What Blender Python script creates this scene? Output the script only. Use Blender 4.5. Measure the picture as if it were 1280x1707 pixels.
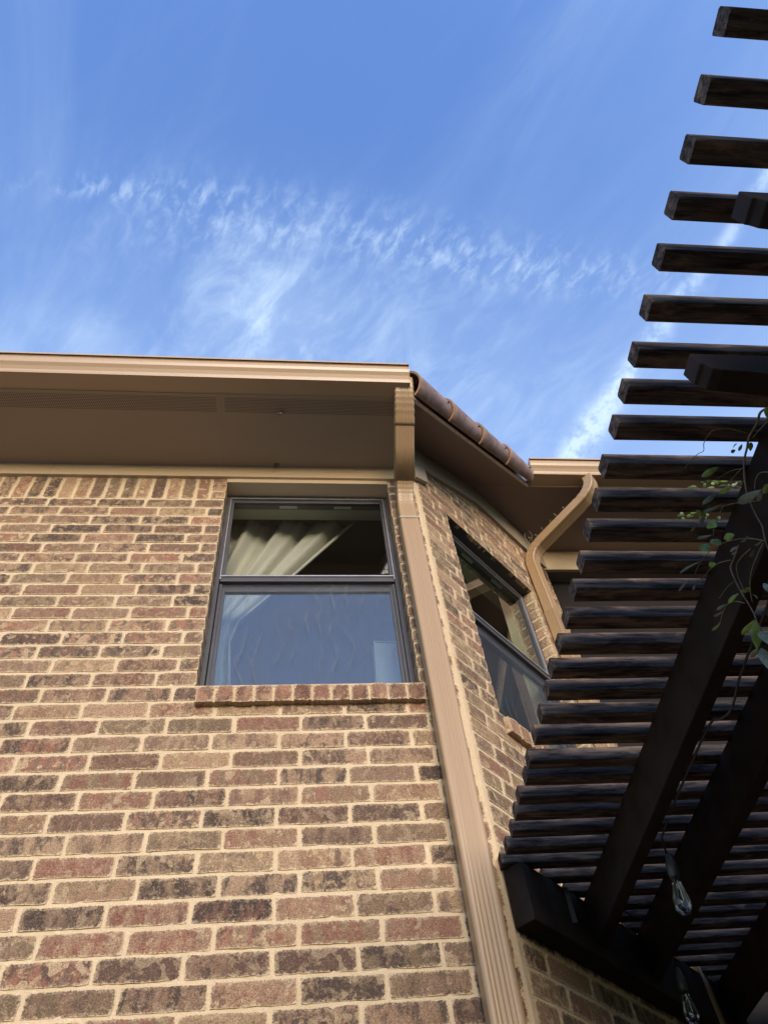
import bpy, bmesh, math, random
from mathutils import Vector, Matrix
# ---------------------------------------------------------------- camera, sky, soft key light, exposure
sc = bpy.context.scene
for o in list(bpy.data.objects): bpy.data.objects.remove(o)
R_ = math.radians
EYE = 1.6                                    # every height below is measured from the camera
cam = bpy.data.cameras.new('camera'); camo = bpy.data.objects.new('camera', cam)
sc.collection.objects.link(camo); sc.camera = camo
cam.sensor_fit = 'HORIZONTAL'; cam.sensor_width = 36.0; cam.lens = 36.0*1298.25/1280
cam.clip_start = .05; cam.clip_end = 2000
RC = ((0.99409404, -0.06808047, -0.08451084), (0.00937257, 0.82969461, -0.55813888), (0.10811655, 0.55405045, 0.82543256))
camo.matrix_world = Matrix.Translation((0, 0, EYE)) @ Matrix(((RC[0][0], -RC[1][0], -RC[2][0]), (RC[0][1], -RC[1][1], -RC[2][1]), (RC[0][2], -RC[1][2], -RC[2][2]))).to_4x4()

SUN_EL, SUN_AZ = R_(12), R_(175)             # azimuth clockwise from +Y
world = bpy.data.worlds.new('World'); sc.world = world; world.use_nodes = True
SKY_TINT = (1.04, 1.22, 1.78, 1); CLOUD = (2.45, 3.15, 4.05, 1)
def sky_nodes():
    nt = world.node_tree; N = nt.nodes; L = nt.links; N.clear()
    out = N.new('ShaderNodeOutputWorld'); bg = N.new('ShaderNodeBackground'); L.new(bg.outputs[0], out.inputs[0])
    bg.inputs[1].default_value = .12
    sky = N.new('ShaderNodeTexSky'); sky.sky_type = 'NISHITA'; sky.sun_disc = False
    sky.sun_elevation = SUN_EL; sky.sun_rotation = SUN_AZ; sky.air_density = 1.25; sky.dust_density = .6; sky.ozone_density = 2.2
    def math_(op, a, b=None, c=None, clamp=False):
        n = N.new('ShaderNodeMath'); n.operation = op; n.use_clamp = clamp
        for i, v in enumerate((a, b, c)):
            if v is None: continue
            if isinstance(v, (int, float)): n.inputs[i].default_value = v
            else: L.new(v, n.inputs[i])
        return n.outputs[0]
    tc = N.new('ShaderNodeTexCoord'); sep = N.new('ShaderNodeSeparateXYZ'); L.new(tc.outputs['Generated'], sep.inputs[0])
    zc = math_('MAXIMUM', sep.outputs[2], .12)
    px = math_('DIVIDE', sep.outputs[0], zc); py = math_('DIVIDE', sep.outputs[1], zc)   # the cloud layer's flat coordinates
    comb = N.new('ShaderNodeCombineXYZ'); L.new(px, comb.inputs[0]); L.new(py, comb.inputs[1]); P = comb.outputs[0]
    def noise(scale, detail=4, rough=.55, rot=0, sx=1, sy=1, off=0, dist=0):
        m = N.new('ShaderNodeMapping'); m.vector_type = 'TEXTURE'; m.inputs['Rotation'].default_value = (0, 0, R_(rot)); m.inputs['Scale'].default_value = (1/sx, 1/sy, 1); m.inputs['Location'].default_value = (off, off*.7, off)
        L.new(P, m.inputs[0]); n = N.new('ShaderNodeTexNoise'); n.inputs['Scale'].default_value = scale; n.inputs['Detail'].default_value = detail
        n.inputs['Roughness'].default_value = rough; n.inputs['Distortion'].default_value = dist; L.new(m.outputs[0], n.inputs[0]); return n.outputs[0]
    def smooth(v, a, b, lo=0, hi=1):
        n = N.new('ShaderNodeMapRange'); n.interpolation_type = 'SMOOTHSTEP'; L.new(v, n.inputs[0])
        for i, q in enumerate((a, b, lo, hi)): n.inputs[i+1].default_value = q
        return n.outputs[0]
    def blob(cx, cy, rx, ry, rot=0):          # soft patch of the cloud layer
        ca, sa = math.cos(R_(rot)), math.sin(R_(rot))
        dx = math_('SUBTRACT', px, cx); dy = math_('SUBTRACT', py, cy)
        a = math_('DIVIDE', math_('ADD', math_('MULTIPLY', dx, ca), math_('MULTIPLY', dy, sa)), rx)
        b = math_('DIVIDE', math_('SUBTRACT', math_('MULTIPLY', dy, ca), math_('MULTIPLY', dx, sa)), ry)
        r = math_('ADD', math_('MULTIPLY', a, a), math_('MULTIPLY', b, b))
        return math_('POWER', 2.718, math_('MULTIPLY', r, -1))
    def add(*v):
        r = v[0]
        for q in v[1:]: r = math_('ADD', r, q)
        return r
    mul = lambda a, b: math_('MULTIPLY', a, b)
    # long cirrus streaks
    st1 = smooth(noise(3.0, 7, .62, -62, .45, 2.0, 1.3, .7), .44, .80)
    st2 = smooth(noise(2.4, 7, .62, -48, .5, 1.5, 4.7, .9), .45, .82)
    broad = smooth(noise(.9, 3, .5, 0, 1, 1, 2.2), .35, .7)
    streak = mul(mul(add(mul(st1, .75), mul(st2, .6)), smooth(broad, 0, 1, .35, 1)), .27)
    # mottled band and veil
    mott = smooth(noise(60, 5, .6, -60, .62, 1.1, 3.1, .4), .40, .76)
    fluff = smooth(noise(15, 9, .62, -50, .6, 1.15, 8.3, .5), .28, .85)
    band = add(blob(.14, .262, .16, .035, 8), mul(blob(.36, .29, .16, .03, 2), .75), mul(blob(-.2, .215, .13, .013, 0), 1.0), mul(blob(-.07, .26, .12, .05, 20), .55), mul(blob(-.15, .255, .16, .03, -10), .3))
    band2 = mul(mul(band, mott), .42)
    veil = add(mul(blob(-.05, .37, .1, .1, 20), .95), mul(blob(-.27, .405, .045, .035, 0), 1.15), mul(blob(.05, .33, .28, .1, 12), .42), mul(blob(.25, .5, .4, .14, 0), .36), mul(blob(-.3, .5, .5, .13, 0), .5))
    veil = mul(mul(veil, smooth(fluff, 0, 1, .30, 1)), .62)
    # contrail: from (.40,.60) to (.60,.12) on the cloud layer
    x0, y0, x1, y1 = .412, .565, .582, .150
    ln = math.hypot(x1-x0, y1-y0); tx, ty = (x1-x0)/ln, (y1-y0)/ln
    dx = math_('SUBTRACT', px, x0); dy = math_('SUBTRACT', py, y0)
    along = add(mul(dx, tx), mul(dy, ty)); wob = math_('MULTIPLY', math_('SUBTRACT', noise(9, 3, .5, 0, 1, 1, 5), .5), .03)
    across = math_('ADD', math_('SUBTRACT', mul(dy, tx), mul(dx, ty)), wob)
    wid = smooth(along, -.1, .45, .024, .010)
    q = math_('DIVIDE', across, wid); ct = math_('POWER', 2.718, math_('MULTIPLY', mul(q, q), -1))
    side = smooth(across, -.004, .012)
    ct = mul(mul(ct, smooth(noise(34, 5, .65, 0, 1, 1, 9), .3, .62, .15, 1)), smooth(along, .05, .3, .95, .5))
    hz = smooth(sep.outputs[2], .70, .99, .9, 0.0)       # thin milkiness towards the horizon
    dens = math_('MINIMUM', add(streak, band2, veil, ct, mul(hz, .40)), 1.0)
    mix = N.new('ShaderNodeMix'); mix.data_type = 'RGBA'; L.new(dens, mix.inputs[0])
    tint = N.new('ShaderNodeMix'); tint.data_type = 'RGBA'; tint.blend_type = 'MULTIPLY'; tint.inputs[0].default_value = 1
    L.new(sky.outputs[0], tint.inputs[6]); tint.inputs[7].default_value = SKY_TINT
    L.new(tint.outputs[2], mix.inputs[6]); mix.inputs[7].default_value = CLOUD
    L.new(mix.outputs[2], bg.inputs[0])

sky_nodes()
soft_key = bpy.data.lights.new('soft_key', 'SUN'); soft_key_obj = bpy.data.objects.new('soft_key', soft_key); sc.collection.objects.link(soft_key_obj)  # added soft key, stands in for warm bounce from behind the camera
soft_key.energy = 1.5; soft_key.angle = R_(28); soft_key.color = (1.0, .84, .66)
dv = Vector((math.sin(SUN_AZ)*math.cos(SUN_EL), math.cos(SUN_AZ)*math.cos(SUN_EL), math.sin(SUN_EL)))
soft_key_obj.rotation_euler = dv.to_track_quat('Z', 'Y').to_euler(); soft_key_obj.location = dv*20
vs = sc.view_settings; vs.view_transform = 'Standard'; vs.look = 'None'; vs.gamma = 1; vs.use_curve_mapping = False; vs.exposure = 1.3
sc.render.engine = 'CYCLES'; sc.cycles.max_bounces = 8; sc.cycles.use_denoising = True
sc.render.film_transparent = False

# ---------------------------------------------------------------- helpers
COL = sc.collection
def tag(o, label=None, cat=None, group=None, kind=None):
    for k, v in (('label', label), ('category', cat), ('group', group), ('kind', kind)):
        if v: o[k] = v
    return o
def empty(name, loc=(0, 0, 0), parent=None, rz=0):
    o = bpy.data.objects.new(name, None); COL.objects.link(o); o.empty_display_size = .1
    o.location = loc if parent else (loc[0], loc[1], loc[2]); o.rotation_euler.z = rz; o.parent = parent; return o
def link(name, me, parent=None, loc=(0, 0, 0), rot=(0, 0, 0)):
    o = bpy.data.objects.new(name, me); COL.objects.link(o); o.parent = parent; o.location = loc; o.rotation_euler = rot; return o
def mesh(name, V, F, mat, smooth=False):
    me = bpy.data.meshes.new(name); me.from_pydata([tuple(v) for v in V], [], F); me.materials.append(mat)
    if smooth:
        for p in me.polygons: p.use_smooth = True
    me.update(); return me
class MB:
    """collects simple solids, then links them as one mesh object"""
    def __init__(s): s.V = []; s.F = []
    def add(s, V, F):
        b = len(s.V); s.V += [tuple(v) for v in V]; s.F += [tuple(i+b for i in f) for f in F]
    def box(s, x0, x1, y0, y1, z0, z1):
        s.add([(x0, y0, z0), (x1, y0, z0), (x1, y1, z0), (x0, y1, z0), (x0, y0, z1), (x1, y0, z1), (x1, y1, z1), (x0, y1, z1)],
              [(0, 3, 2, 1), (4, 5, 6, 7), (0, 1, 5, 4), (1, 2, 6, 5), (2, 3, 7, 6), (3, 0, 4, 7)])
    def hexa(s, P):                         # 8 corners, bottom ring then top ring
        s.add(P, [(0, 3, 2, 1), (4, 5, 6, 7), (0, 1, 5, 4), (1, 2, 6, 5), (2, 3, 7, 6), (3, 0, 4, 7)])
    def prism(s, poly, ext):                # poly: 3-D points, ext: vector
        n = len(poly); e = Vector(ext)
        s.add([Vector(p) for p in poly]+[Vector(p)+e for p in poly], [tuple(range(n))[::-1], tuple(range(n, 2*n))]+[(i, (i+1) % n, (i+1) % n+n, i+n) for i in range(n)])
    def tube(s, pts, r, n=6, caps=True):
        pts = [Vector(p) for p in pts]; rings = []
        rr = r if isinstance(r, (list, tuple)) else [r]*len(pts)
        up = None
        for i, p in enumerate(pts):
            t = (pts[min(i+1, len(pts)-1)]-pts[max(i-1, 0)]).normalized()
            if up is None: up = t.orthogonal().normalized()
            a = (up-t*up.dot(t)).normalized(); up = a; b = t.cross(a)
            rings.append([p+(a*math.cos(2*math.pi*k/n)+b*math.sin(2*math.pi*k/n))*rr[i] for k in range(n)])
        V = [v for g in rings for v in g]; F = []
        for i in range(len(pts)-1):
            for k in range(n): F.append((i*n+k, i*n+(k+1) % n, (i+1)*n+(k+1) % n, (i+1)*n+k))
        if caps: F += [tuple(range(n))[::-1], tuple(range((len(pts)-1)*n, len(pts)*n))]
        s.add(V, F)
    def lathe(s, prof, c=(0, 0, 0), n=16):
        V = []; F = []
        for r, z in prof:
            for k in range(n): V.append((c[0]+r*math.cos(2*math.pi*k/n), c[1]+r*math.sin(2*math.pi*k/n), c[2]+z))
        for i in range(len(prof)-1):
            for k in range(n): F.append((i*n+k, i*n+(k+1) % n, (i+1)*n+(k+1) % n, (i+1)*n+k))
        s.add(V, F)
    def build(s, name, mat, parent=None, smooth=False, bevel=0, auto=0):
        me = mesh(name, s.V, s.F, mat, smooth)
        if bevel or auto:
            bm = bmesh.new(); bm.from_mesh(me)
            bmesh.ops.remove_doubles(bm, verts=bm.verts, dist=1e-5)
            bmesh.ops.recalc_face_normals(bm, faces=bm.faces)
            if bevel:
                es = [e for e in bm.edges if len(e.link_faces) == 2 and e.calc_face_angle(0) > .6]
                bmesh.ops.bevel(bm, geom=es, offset=bevel, segments=2, profile=.5, affect='EDGES', clamp_overlap=True)
            bm.to_mesh(me); bm.free()
        return link(name, me, parent)
def catmull(pts, k=4):
    P = [Vector(p) for p in pts]; out = []
    for i in range(len(P)-1):
        a, b, c, d = P[max(i-1, 0)], P[i], P[i+1], P[min(i+2, len(P)-1)]
        for j in range(k):
            t = j/k
            out.append(.5*((2*b)+(c-a)*t+(2*a-5*b+4*c-d)*t*t+(3*b-a-3*c+d)*t**3))
    out.append(P[-1]); return out

# ---------------------------------------------------------------- materials
class Mat:
    def __init__(s, name):
        s.m = bpy.data.materials.new(name); s.m.use_nodes = True; s.nt = s.m.node_tree; s.N = s.nt.nodes; s.L = s.nt.links
        s.b = s.N['Principled BSDF']
    def put(s, sock, v):
        if isinstance(v, bpy.types.NodeSocket): s.L.new(v, sock)
        else: sock.default_value = v
    def set(s, **k):
        for a, v in k.items(): s.put(s.b.inputs[a.replace('_', ' ')], v)
        return s
    def math(s, op, a, b=0, c=None, clamp=False):
        n = s.N.new('ShaderNodeMath'); n.operation = op; n.use_clamp = clamp; s.put(n.inputs[0], a); s.put(n.inputs[1], b)
        if c is not None: s.put(n.inputs[2], c)
        return n.outputs[0]
    def coord(s, kind='Object', scale=(1, 1, 1), off=None, rot=None):
        t = s.N.new('ShaderNodeTexCoord'); m = s.N.new('ShaderNodeMapping'); s.L.new(t.outputs[kind], m.inputs[0]); m.inputs['Scale'].default_value = scale
        if off is not None: s.put(m.inputs['Location'], off)
        if rot is not None: m.inputs['Rotation'].default_value = rot
        return m.outputs[0]
    def noise(s, vec, scale, detail=3, rough=.5, dist=0, w=None):
        n = s.N.new('ShaderNodeTexNoise')
        if w is not None: n.noise_dimensions = '4D'; s.put(n.inputs['W'], w)
        s.L.new(vec, n.inputs['Vector']); n.inputs['Scale'].default_value = scale; n.inputs['Detail'].default_value = detail
        n.inputs['Roughness'].default_value = rough; n.inputs['Distortion'].default_value = dist; return n.outputs[0]
    def range(s, v, a, b, lo=0, hi=1):
        n = s.N.new('ShaderNodeMapRange'); n.interpolation_type = 'SMOOTHSTEP'; s.L.new(v, n.inputs[0])
        for i, q in enumerate((a, b, lo, hi)): s.put(n.inputs[i+1], q)
        return n.outputs[0]
    def ramp(s, v, cols, const=False):
        n = s.N.new('ShaderNodeValToRGB'); s.L.new(v, n.inputs[0]); r = n.color_ramp
        if const: r.interpolation = 'CONSTANT'
        while len(r.elements) > 1: r.elements.remove(r.elements[-1])
        for i, c in enumerate(cols):
            p, col = c if isinstance(c[0], (int, float)) and len(c) == 2 else (i/len(cols), c)
            e = r.elements[0] if i == 0 else r.elements.new(p); e.position = p; e.color = (*col, 1)
        return n.outputs[0]
    def mix(s, f, a, b, mode='MIX'):
        n = s.N.new('ShaderNodeMix'); n.data_type = 'RGBA'; n.blend_type = mode; s.put(n.inputs[0], f)
        for i, v in ((6, a), (7, b)): s.put(n.inputs[i], (*v, 1) if isinstance(v, tuple) and len(v) == 3 else v)
        return n.outputs[2]
    def bump(s, h, strength=.3, dist=.002):
        n = s.N.new('ShaderNodeBump'); n.inputs['Strength'].default_value = strength; n.inputs['Distance'].default_value = dist
        s.L.new(h, n.inputs['Height']); s.L.new(n.outputs[0], s.b.inputs['Normal']); return s
    def rand(s):
        a = s.N.new('ShaderNodeObjectInfo').outputs['Random']; b = s.N.new('ShaderNodeNewGeometry').outputs['Random Per Island']
        return s.math('FRACT', s.math('ADD', s.math('MULTIPLY', a, 7.31), s.math('MULTIPLY', b, 5.17)))

MORTAR = (.62, .475, .29)
def mat_mortar():
    m = Mat('mortar'); c = m.coord('Object')
    n1 = m.noise(c, 6, 4, .6); n2 = m.noise(c, 260, 3, .6); n3 = m.noise(c, 45, 4, .6)
    col = m.mix(m.range(n1, .3, .7), (.55, .42, .27), (.66, .51, .335))
    col = m.mix(m.range(n2, .35, .7), col, (.46, .35, .22)); col = m.mix(m.math('MULTIPLY', m.range(n3, .55, .75), .5), col, (.72, .6, .44))
    m.set(Base_Color=col, Roughness=.95); m.b.inputs['Specular IOR Level'].default_value = .15
    h = m.math('ADD', m.math('MULTIPLY', n3, 1.0), m.math('MULTIPLY', n2, .55)); m.bump(h, .9, .004); return m.m
def mat_brick(name='brick', red=False):
    m = Mat(name); r = m.rand()
    uv = m.N.new('ShaderNodeUVMap'); uv.uv_map = 'UVMap'; sp = m.N.new('ShaderNodeSeparateXYZ'); m.L.new(uv.outputs[0], sp.inputs[0])
    cb = m.N.new('ShaderNodeCombineXYZ'); m.L.new(sp.outputs[0], cb.inputs[0]); m.L.new(sp.outputs[1], cb.inputs[1]); m.L.new(m.math('MULTIPLY', r, 37.0), cb.inputs[2]); C = cb.outputs[0]
    def sc(vec, s): 
        q = m.N.new('ShaderNodeMapping'); m.L.new(vec, q.inputs[0]); q.inputs['Scale'].default_value = s; return q.outputs[0]
    r2 = m.math('FRACT', m.math('MULTIPLY', r, 9.73)); r3 = m.math('FRACT', m.math('MULTIPLY', r, 23.17)); r4 = m.math('FRACT', m.math('MULTIPLY', r, 51.9))
    if red:
        A = [(.28, .155, .105), (.23, .125, .09), (.31, .18, .12), (.17, .105, .08), (.26, .155, .105)]; B = [(.20, .09, .07), (.31, .17, .12), (.14, .07, .06)]
    else:
        A = [(.25, .145, .10), (.32, .205, .145), (.175, .115, .088), (.26, .185, .12), (.35, .225, .16), (.085, .062, .055), (.29, .165, .12), (.21, .155, .105), (.33, .21, .145), (.19, .13, .095), (.075, .056, .052), (.30, .20, .135)]
        B = [(.26, .12, .09), (.32, .225, .145), (.10, .072, .062), (.22, .16, .105), (.18, .105, .085), (.35, .24, .165), (.28, .14, .105)]
    a = m.ramp(r, A, True); b = m.ramp(r2, B, True)
    n1 = m.noise(sc(C, (1, .42, 1)), 22, 4, .65, .5); n2 = m.noise(C, 30, 4, .65, .6); n3 = m.noise(C, 330, 3, .65); n4 = m.noise(sc(C, (1, .5, 1)), 60, 5, .7, 1.0)
    col = m.mix(m.range(n1, .42, .60), a, b)
    n5 = m.noise(sc(C, (1, .5, 1.7)), 15, 5, .7, .5)
    col = m.mix(m.math('MULTIPLY', m.range(n5, .53, .68), m.range(r4, .3, .9, 0, .75)), col, (.11, .078, .068) if not red else (.12, .07, .06))
    col = m.mix(m.math('MULTIPLY', m.range(n2, .52, .62), m.range(r3, .15, .9, .1, .75)), col, (.50, .37, .24) if not red else (.36, .22, .15))     # cream blotches
    n6 = m.noise(sc(C, (1, .8, 1.3)), 26, 1.5, .5, .3); col = m.mix(m.math('MULTIPLY', m.range(n6, .60, .645), m.range(r4, .1, .8, .25, .9)), col, (.46, .35, .24) if not red else (.36, .24, .17))
    n7 = m.noise(sc(C, (1, .7, .8)), 19, 2, .5, .3); col = m.mix(m.math('MULTIPLY', m.range(n7, .60, .66), m.range(r3, .35, .8, 0, .65)), col, (.095, .066, .06))
    col = m.mix(m.math('MULTIPLY', m.range(n4, .54, .66), .7), col, (.40, .28, .19) if not red else (.33, .2, .14))
    col = m.mix(m.range(n3, .45, .62, 0, .6), col, (.075, .05, .042)); col = m.mix(m.range(n3, .36, .2, 0, .5), col, (.52, .40, .28))
    col = m.mix(m.range(m.noise(C, 110, 4, .7), .6, .7, 0, .5), col, (.09, .06, .05))
    r5 = m.math('FRACT', m.math('MULTIPLY', r, 71.3)); vb = m.N.new('ShaderNodeCombineXYZ')
    for q_, (lo_, hi_) in enumerate(((.76, 1.24), (.76, 1.25), (.80, 1.25))): m.L.new(m.range(r5, 0, 1, lo_, hi_), vb.inputs[q_])
    col = m.mix(1.0, col, vb.outputs[0], 'MULTIPLY')
    ed = m.N.new('ShaderNodeAttribute'); ed.attribute_name = 'edge'
    en = m.math('ADD', ed.outputs['Fac'], m.math('MULTIPLY', m.math('SUBTRACT', m.noise(C, 85, 5, .7), .5), .013))
    smear = m.range(en, .0032, .0004)
    col = m.mix(m.math('MULTIPLY', smear, .82 if not red else .5), col, (.66, .54, .38))
    scum = m.math('MULTIPLY', m.range(en, .013, .001), m.range(m.noise(C, 120, 5, .75), .46, .62, 0, .85))
    col = m.mix(scum, col, (.6, .5, .36))
    grit = m.noise(C, 170, 6, .75, .5); col = m.mix(m.range(grit, .52, .64, 0, .56), col, (.055, .040, .034)); col = m.mix(m.range(grit, .47, .34, 0, .48), col, (.50, .38, .27))
    pit = m.noise(C, 75, 5, .8, .8); col = m.mix(m.range(pit, .60, .66, 0, .75), col, (.045, .032, .028))
    col = m.mix(1.0, col, (1.20, 1.13, .98), 'MULTIPLY')
    m.set(Base_Color=col, Roughness=.92); m.b.inputs['Specular IOR Level'].default_value = .2
    h = m.math('ADD', m.math('MULTIPLY', grit, 1.4), m.math('MULTIPLY', n2, 1.4)); m.bump(h, 1.0, .006); return m.m
def mat_paint(name, col, rough=.42, streak=True):
    m = Mat(name); c = m.coord('Object')
    n = m.noise(m.coord('Object', (55, 55, 2.5)), 1.5, 3, .6); n2 = m.noise(c, 5, 4, .6); n3 = m.noise(c, 90, 3, .6)
    k = m.range(n, .35, .75, 0, .13) if streak else m.range(n2, .3, .7, 0, .1)
    cc = m.mix(k, col, tuple(v*.74 for v in col)); cc = m.mix(m.range(n2, .5, .8, 0, .18), cc, tuple(min(1, v*1.15+.02) for v in col))
    cc = m.mix(m.range(n3, .66, .74, 0, .22), cc, tuple(v*.5 for v in col))
    m.set(Base_Color=cc, Roughness=rough); m.bump(m.math('ADD', n2, m.math('MULTIPLY', n3, .1)), .12, .004); return m.m
def mat_soffit(name='soffit_metal', k=1.0):  # k below one darkens the whole colour, putting shade into it
    m = Mat(name); c = m.coord('Object')
    sp = m.N.new('ShaderNodeSeparateXYZ'); m.L.new(c, sp.inputs[0])
    P = .0105
    row = m.math('FLOOR', m.math('DIVIDE', sp.outputs[1], P*.87)); odd = m.math('MULTIPLY', m.math('MODULO', m.math('ABSOLUTE', row), 2), .5)
    fx = m.math('SUBTRACT', m.math('FRACT', m.math('ADD', m.math('DIVIDE', sp.outputs[0], P), odd)), .5)
    fy = m.math('SUBTRACT', m.math('FRACT', m.math('DIVIDE', sp.outputs[1], P*.87)), .5)
    d = m.math('SQRT', m.math('ADD', m.math('MULTIPLY', fx, fx), m.math('MULTIPLY', fy, fy)))
    dot = m.range(d, .33, .24)
    inb = m.math('MULTIPLY', m.math('LESS_THAN', sp.outputs[1], 2.012), m.math('GREATER_THAN', sp.outputs[1], 1.915))
    inb = m.math('MULTIPLY', inb, m.math('GREATER_THAN', m.math('ABSOLUTE', m.math('SUBTRACT', m.math('FLOORED_MODULO', m.math('ADD', sp.outputs[0], .47), 1.2), .03)), .022))
    seam = m.math('LESS_THAN', m.math('ABSOLUTE', m.math('SUBTRACT', m.math('FLOORED_MODULO', m.math('ADD', sp.outputs[0], .47), 1.2), .03)), .0012)
    n2 = m.noise(c, 3, 4, .6)
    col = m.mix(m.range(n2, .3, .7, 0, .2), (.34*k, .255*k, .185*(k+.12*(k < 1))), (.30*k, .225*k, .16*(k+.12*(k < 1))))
    col = m.mix(m.math('MULTIPLY', dot, inb), col, (.012, .01, .008)); col = m.mix(m.math('MULTIPLY', seam, .18), col, (.06, .045, .03))
    m.set(Base_Color=col, Roughness=.55); m.bump(n2, .08, .004); return m.m
def mat_wood():
    m = Mat('dark_stained_wood'); r = m.rand()
    cb = m.N.new('ShaderNodeVectorMath'); cb.operation = 'ADD'; m.L.new(m.coord('Object'), cb.inputs[0])
    k = m.N.new('ShaderNodeCombineXYZ'); m.L.new(m.math('MULTIPLY', r, 31.0), k.inputs[1]); m.L.new(m.math('MULTIPLY', r, 17.0), k.inputs[0]); m.L.new(k.outputs[0], cb.inputs[1])
    mp = m.N.new('ShaderNodeMapping'); mp.inputs['Scale'].default_value = (2.6, 34, 34); m.L.new(cb.outputs[0], mp.inputs[0]); V = mp.outputs[0]
    mp2 = m.N.new('ShaderNodeMapping'); mp2.inputs['Scale'].default_value = (6, 30, 30); m.L.new(cb.outputs[0], mp2.inputs[0])
    g = m.noise(V, 2.4, 6, .7, .6); w = m.noise(mp2.outputs[0], 1.1, 5, .62, .5); f = m.noise(V, 11, 4, .7); kn = m.noise(mp2.outputs[0], .55, 3, .5, 1.2)
    col = m.mix(m.range(g, .35, .66), (.022, .019, .020), (.115, .090, .078))
    col = m.mix(m.range(w, .46, .72, 0, .75), col, (.25, .17, .12)); col = m.mix(m.range(f, .55, .72, 0, .7), col, (.010, .007, .007))
    col = m.mix(m.range(kn, .66, .72, 0, .7), col, (.025, .016, .014))
    m.set(Base_Color=col, Roughness=.95); m.b.inputs['Specular IOR Level'].default_value = .04
    m.bump(m.math('ADD', g, m.math('MULTIPLY', f, .8)), .6, .003); return m.m
def mat_simple(name, col, rough=.6, metal=0, nscale=30, var=.15, spec=.5):
    m = Mat(name); n = m.noise(m.coord('Object'), nscale, 4, .6)
    m.set(Base_Color=m.mix(m.range(n, .3, .7), tuple(v*(1-var) for v in col), tuple(min(1, v*(1+var)) for v in col)), Roughness=rough, Metallic=metal)
    m.b.inputs['Specular IOR Level'].default_value = spec; m.bump(n, .1, .002); return m.m
def mat_glass(name, refl, tint, wav=.0, haze=.0, rough=.0):
    m = Mat(name); N, L = m.N, m.L; N.remove(m.b)
    out = [n for n in N if n.type == 'OUTPUT_MATERIAL'][0]
    tr = N.new('ShaderNodeBsdfTransparent'); tr.inputs[0].default_value = (*tint, 1)
    gl = N.new('ShaderNodeBsdfGlossy'); gl.inputs['Roughness'].default_value = rough; gl.inputs[0].default_value = (.93, .96, 1, 1)
    fr = N.new('ShaderNodeFresnel'); bf = N.new('ShaderNodeNewGeometry').outputs['Backfacing']
    L.new(m.math('MULTIPLY_ADD', bf, 1/1.5-1.5, 1.5), fr.inputs[0])      # same reflectance from either side of the pane
    f = m.math('ADD', m.math('MULTIPLY', fr.outputs[0], 1.0), refl, clamp=True)
    if wav:
        nz = m.noise(m.coord('Object', (1, 1, 1)), 2.2, 2, .5); bp = N.new('ShaderNodeBump'); bp.inputs['Strength'].default_value = 1; bp.inputs['Distance'].default_value = wav
        L.new(nz, bp.inputs['Height']); L.new(bp.outputs[0], gl.inputs['Normal'])
    mx = N.new('ShaderNodeMixShader'); L.new(f, mx.inputs[0]); L.new(tr.outputs[0], mx.inputs[1]); L.new(gl.outputs[0], mx.inputs[2])
    L.new(mx.outputs[0], out.inputs[0]); return m.m
def mat_screen():
    """fine insect mesh with faint wavy moire, the weave itself far too fine to see"""
    m = Mat('insect_screen'); N, L = m.N, m.L; out = [n for n in N if n.type == 'OUTPUT_MATERIAL'][0]
    m.set(Base_Color=(.12, .135, .16, 1), Roughness=.6)
    c = m.coord('Object'); w = N.new('ShaderNodeTexWave'); w.bands_direction = 'X'; w.inputs['Scale'].default_value = 4.6; w.inputs['Distortion'].default_value = 7.5
    w.inputs['Detail'].default_value = 2; w.inputs['Detail Scale'].default_value = 1.0; L.new(m.coord('Object', (1, 1, 1.0)), w.inputs[0])
    f = m.math('ADD', m.math('MULTIPLY', m.range(w.outputs['Fac'], .80, 1.0, 0, .10), m.range(m.noise(c, 5, 3, .6), .42, .62)), m.range(m.noise(c, 3, 3, .6), .3, .8, .10, .16))
    tr = N.new('ShaderNodeBsdfTransparent'); mx = N.new('ShaderNodeMixShader'); L.new(f, mx.inputs[0]); L.new(tr.outputs[0], mx.inputs[1]); L.new(m.b.outputs[0], mx.inputs[2]); L.new(mx.outputs[0], out.inputs[0])
    return m.m
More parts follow.
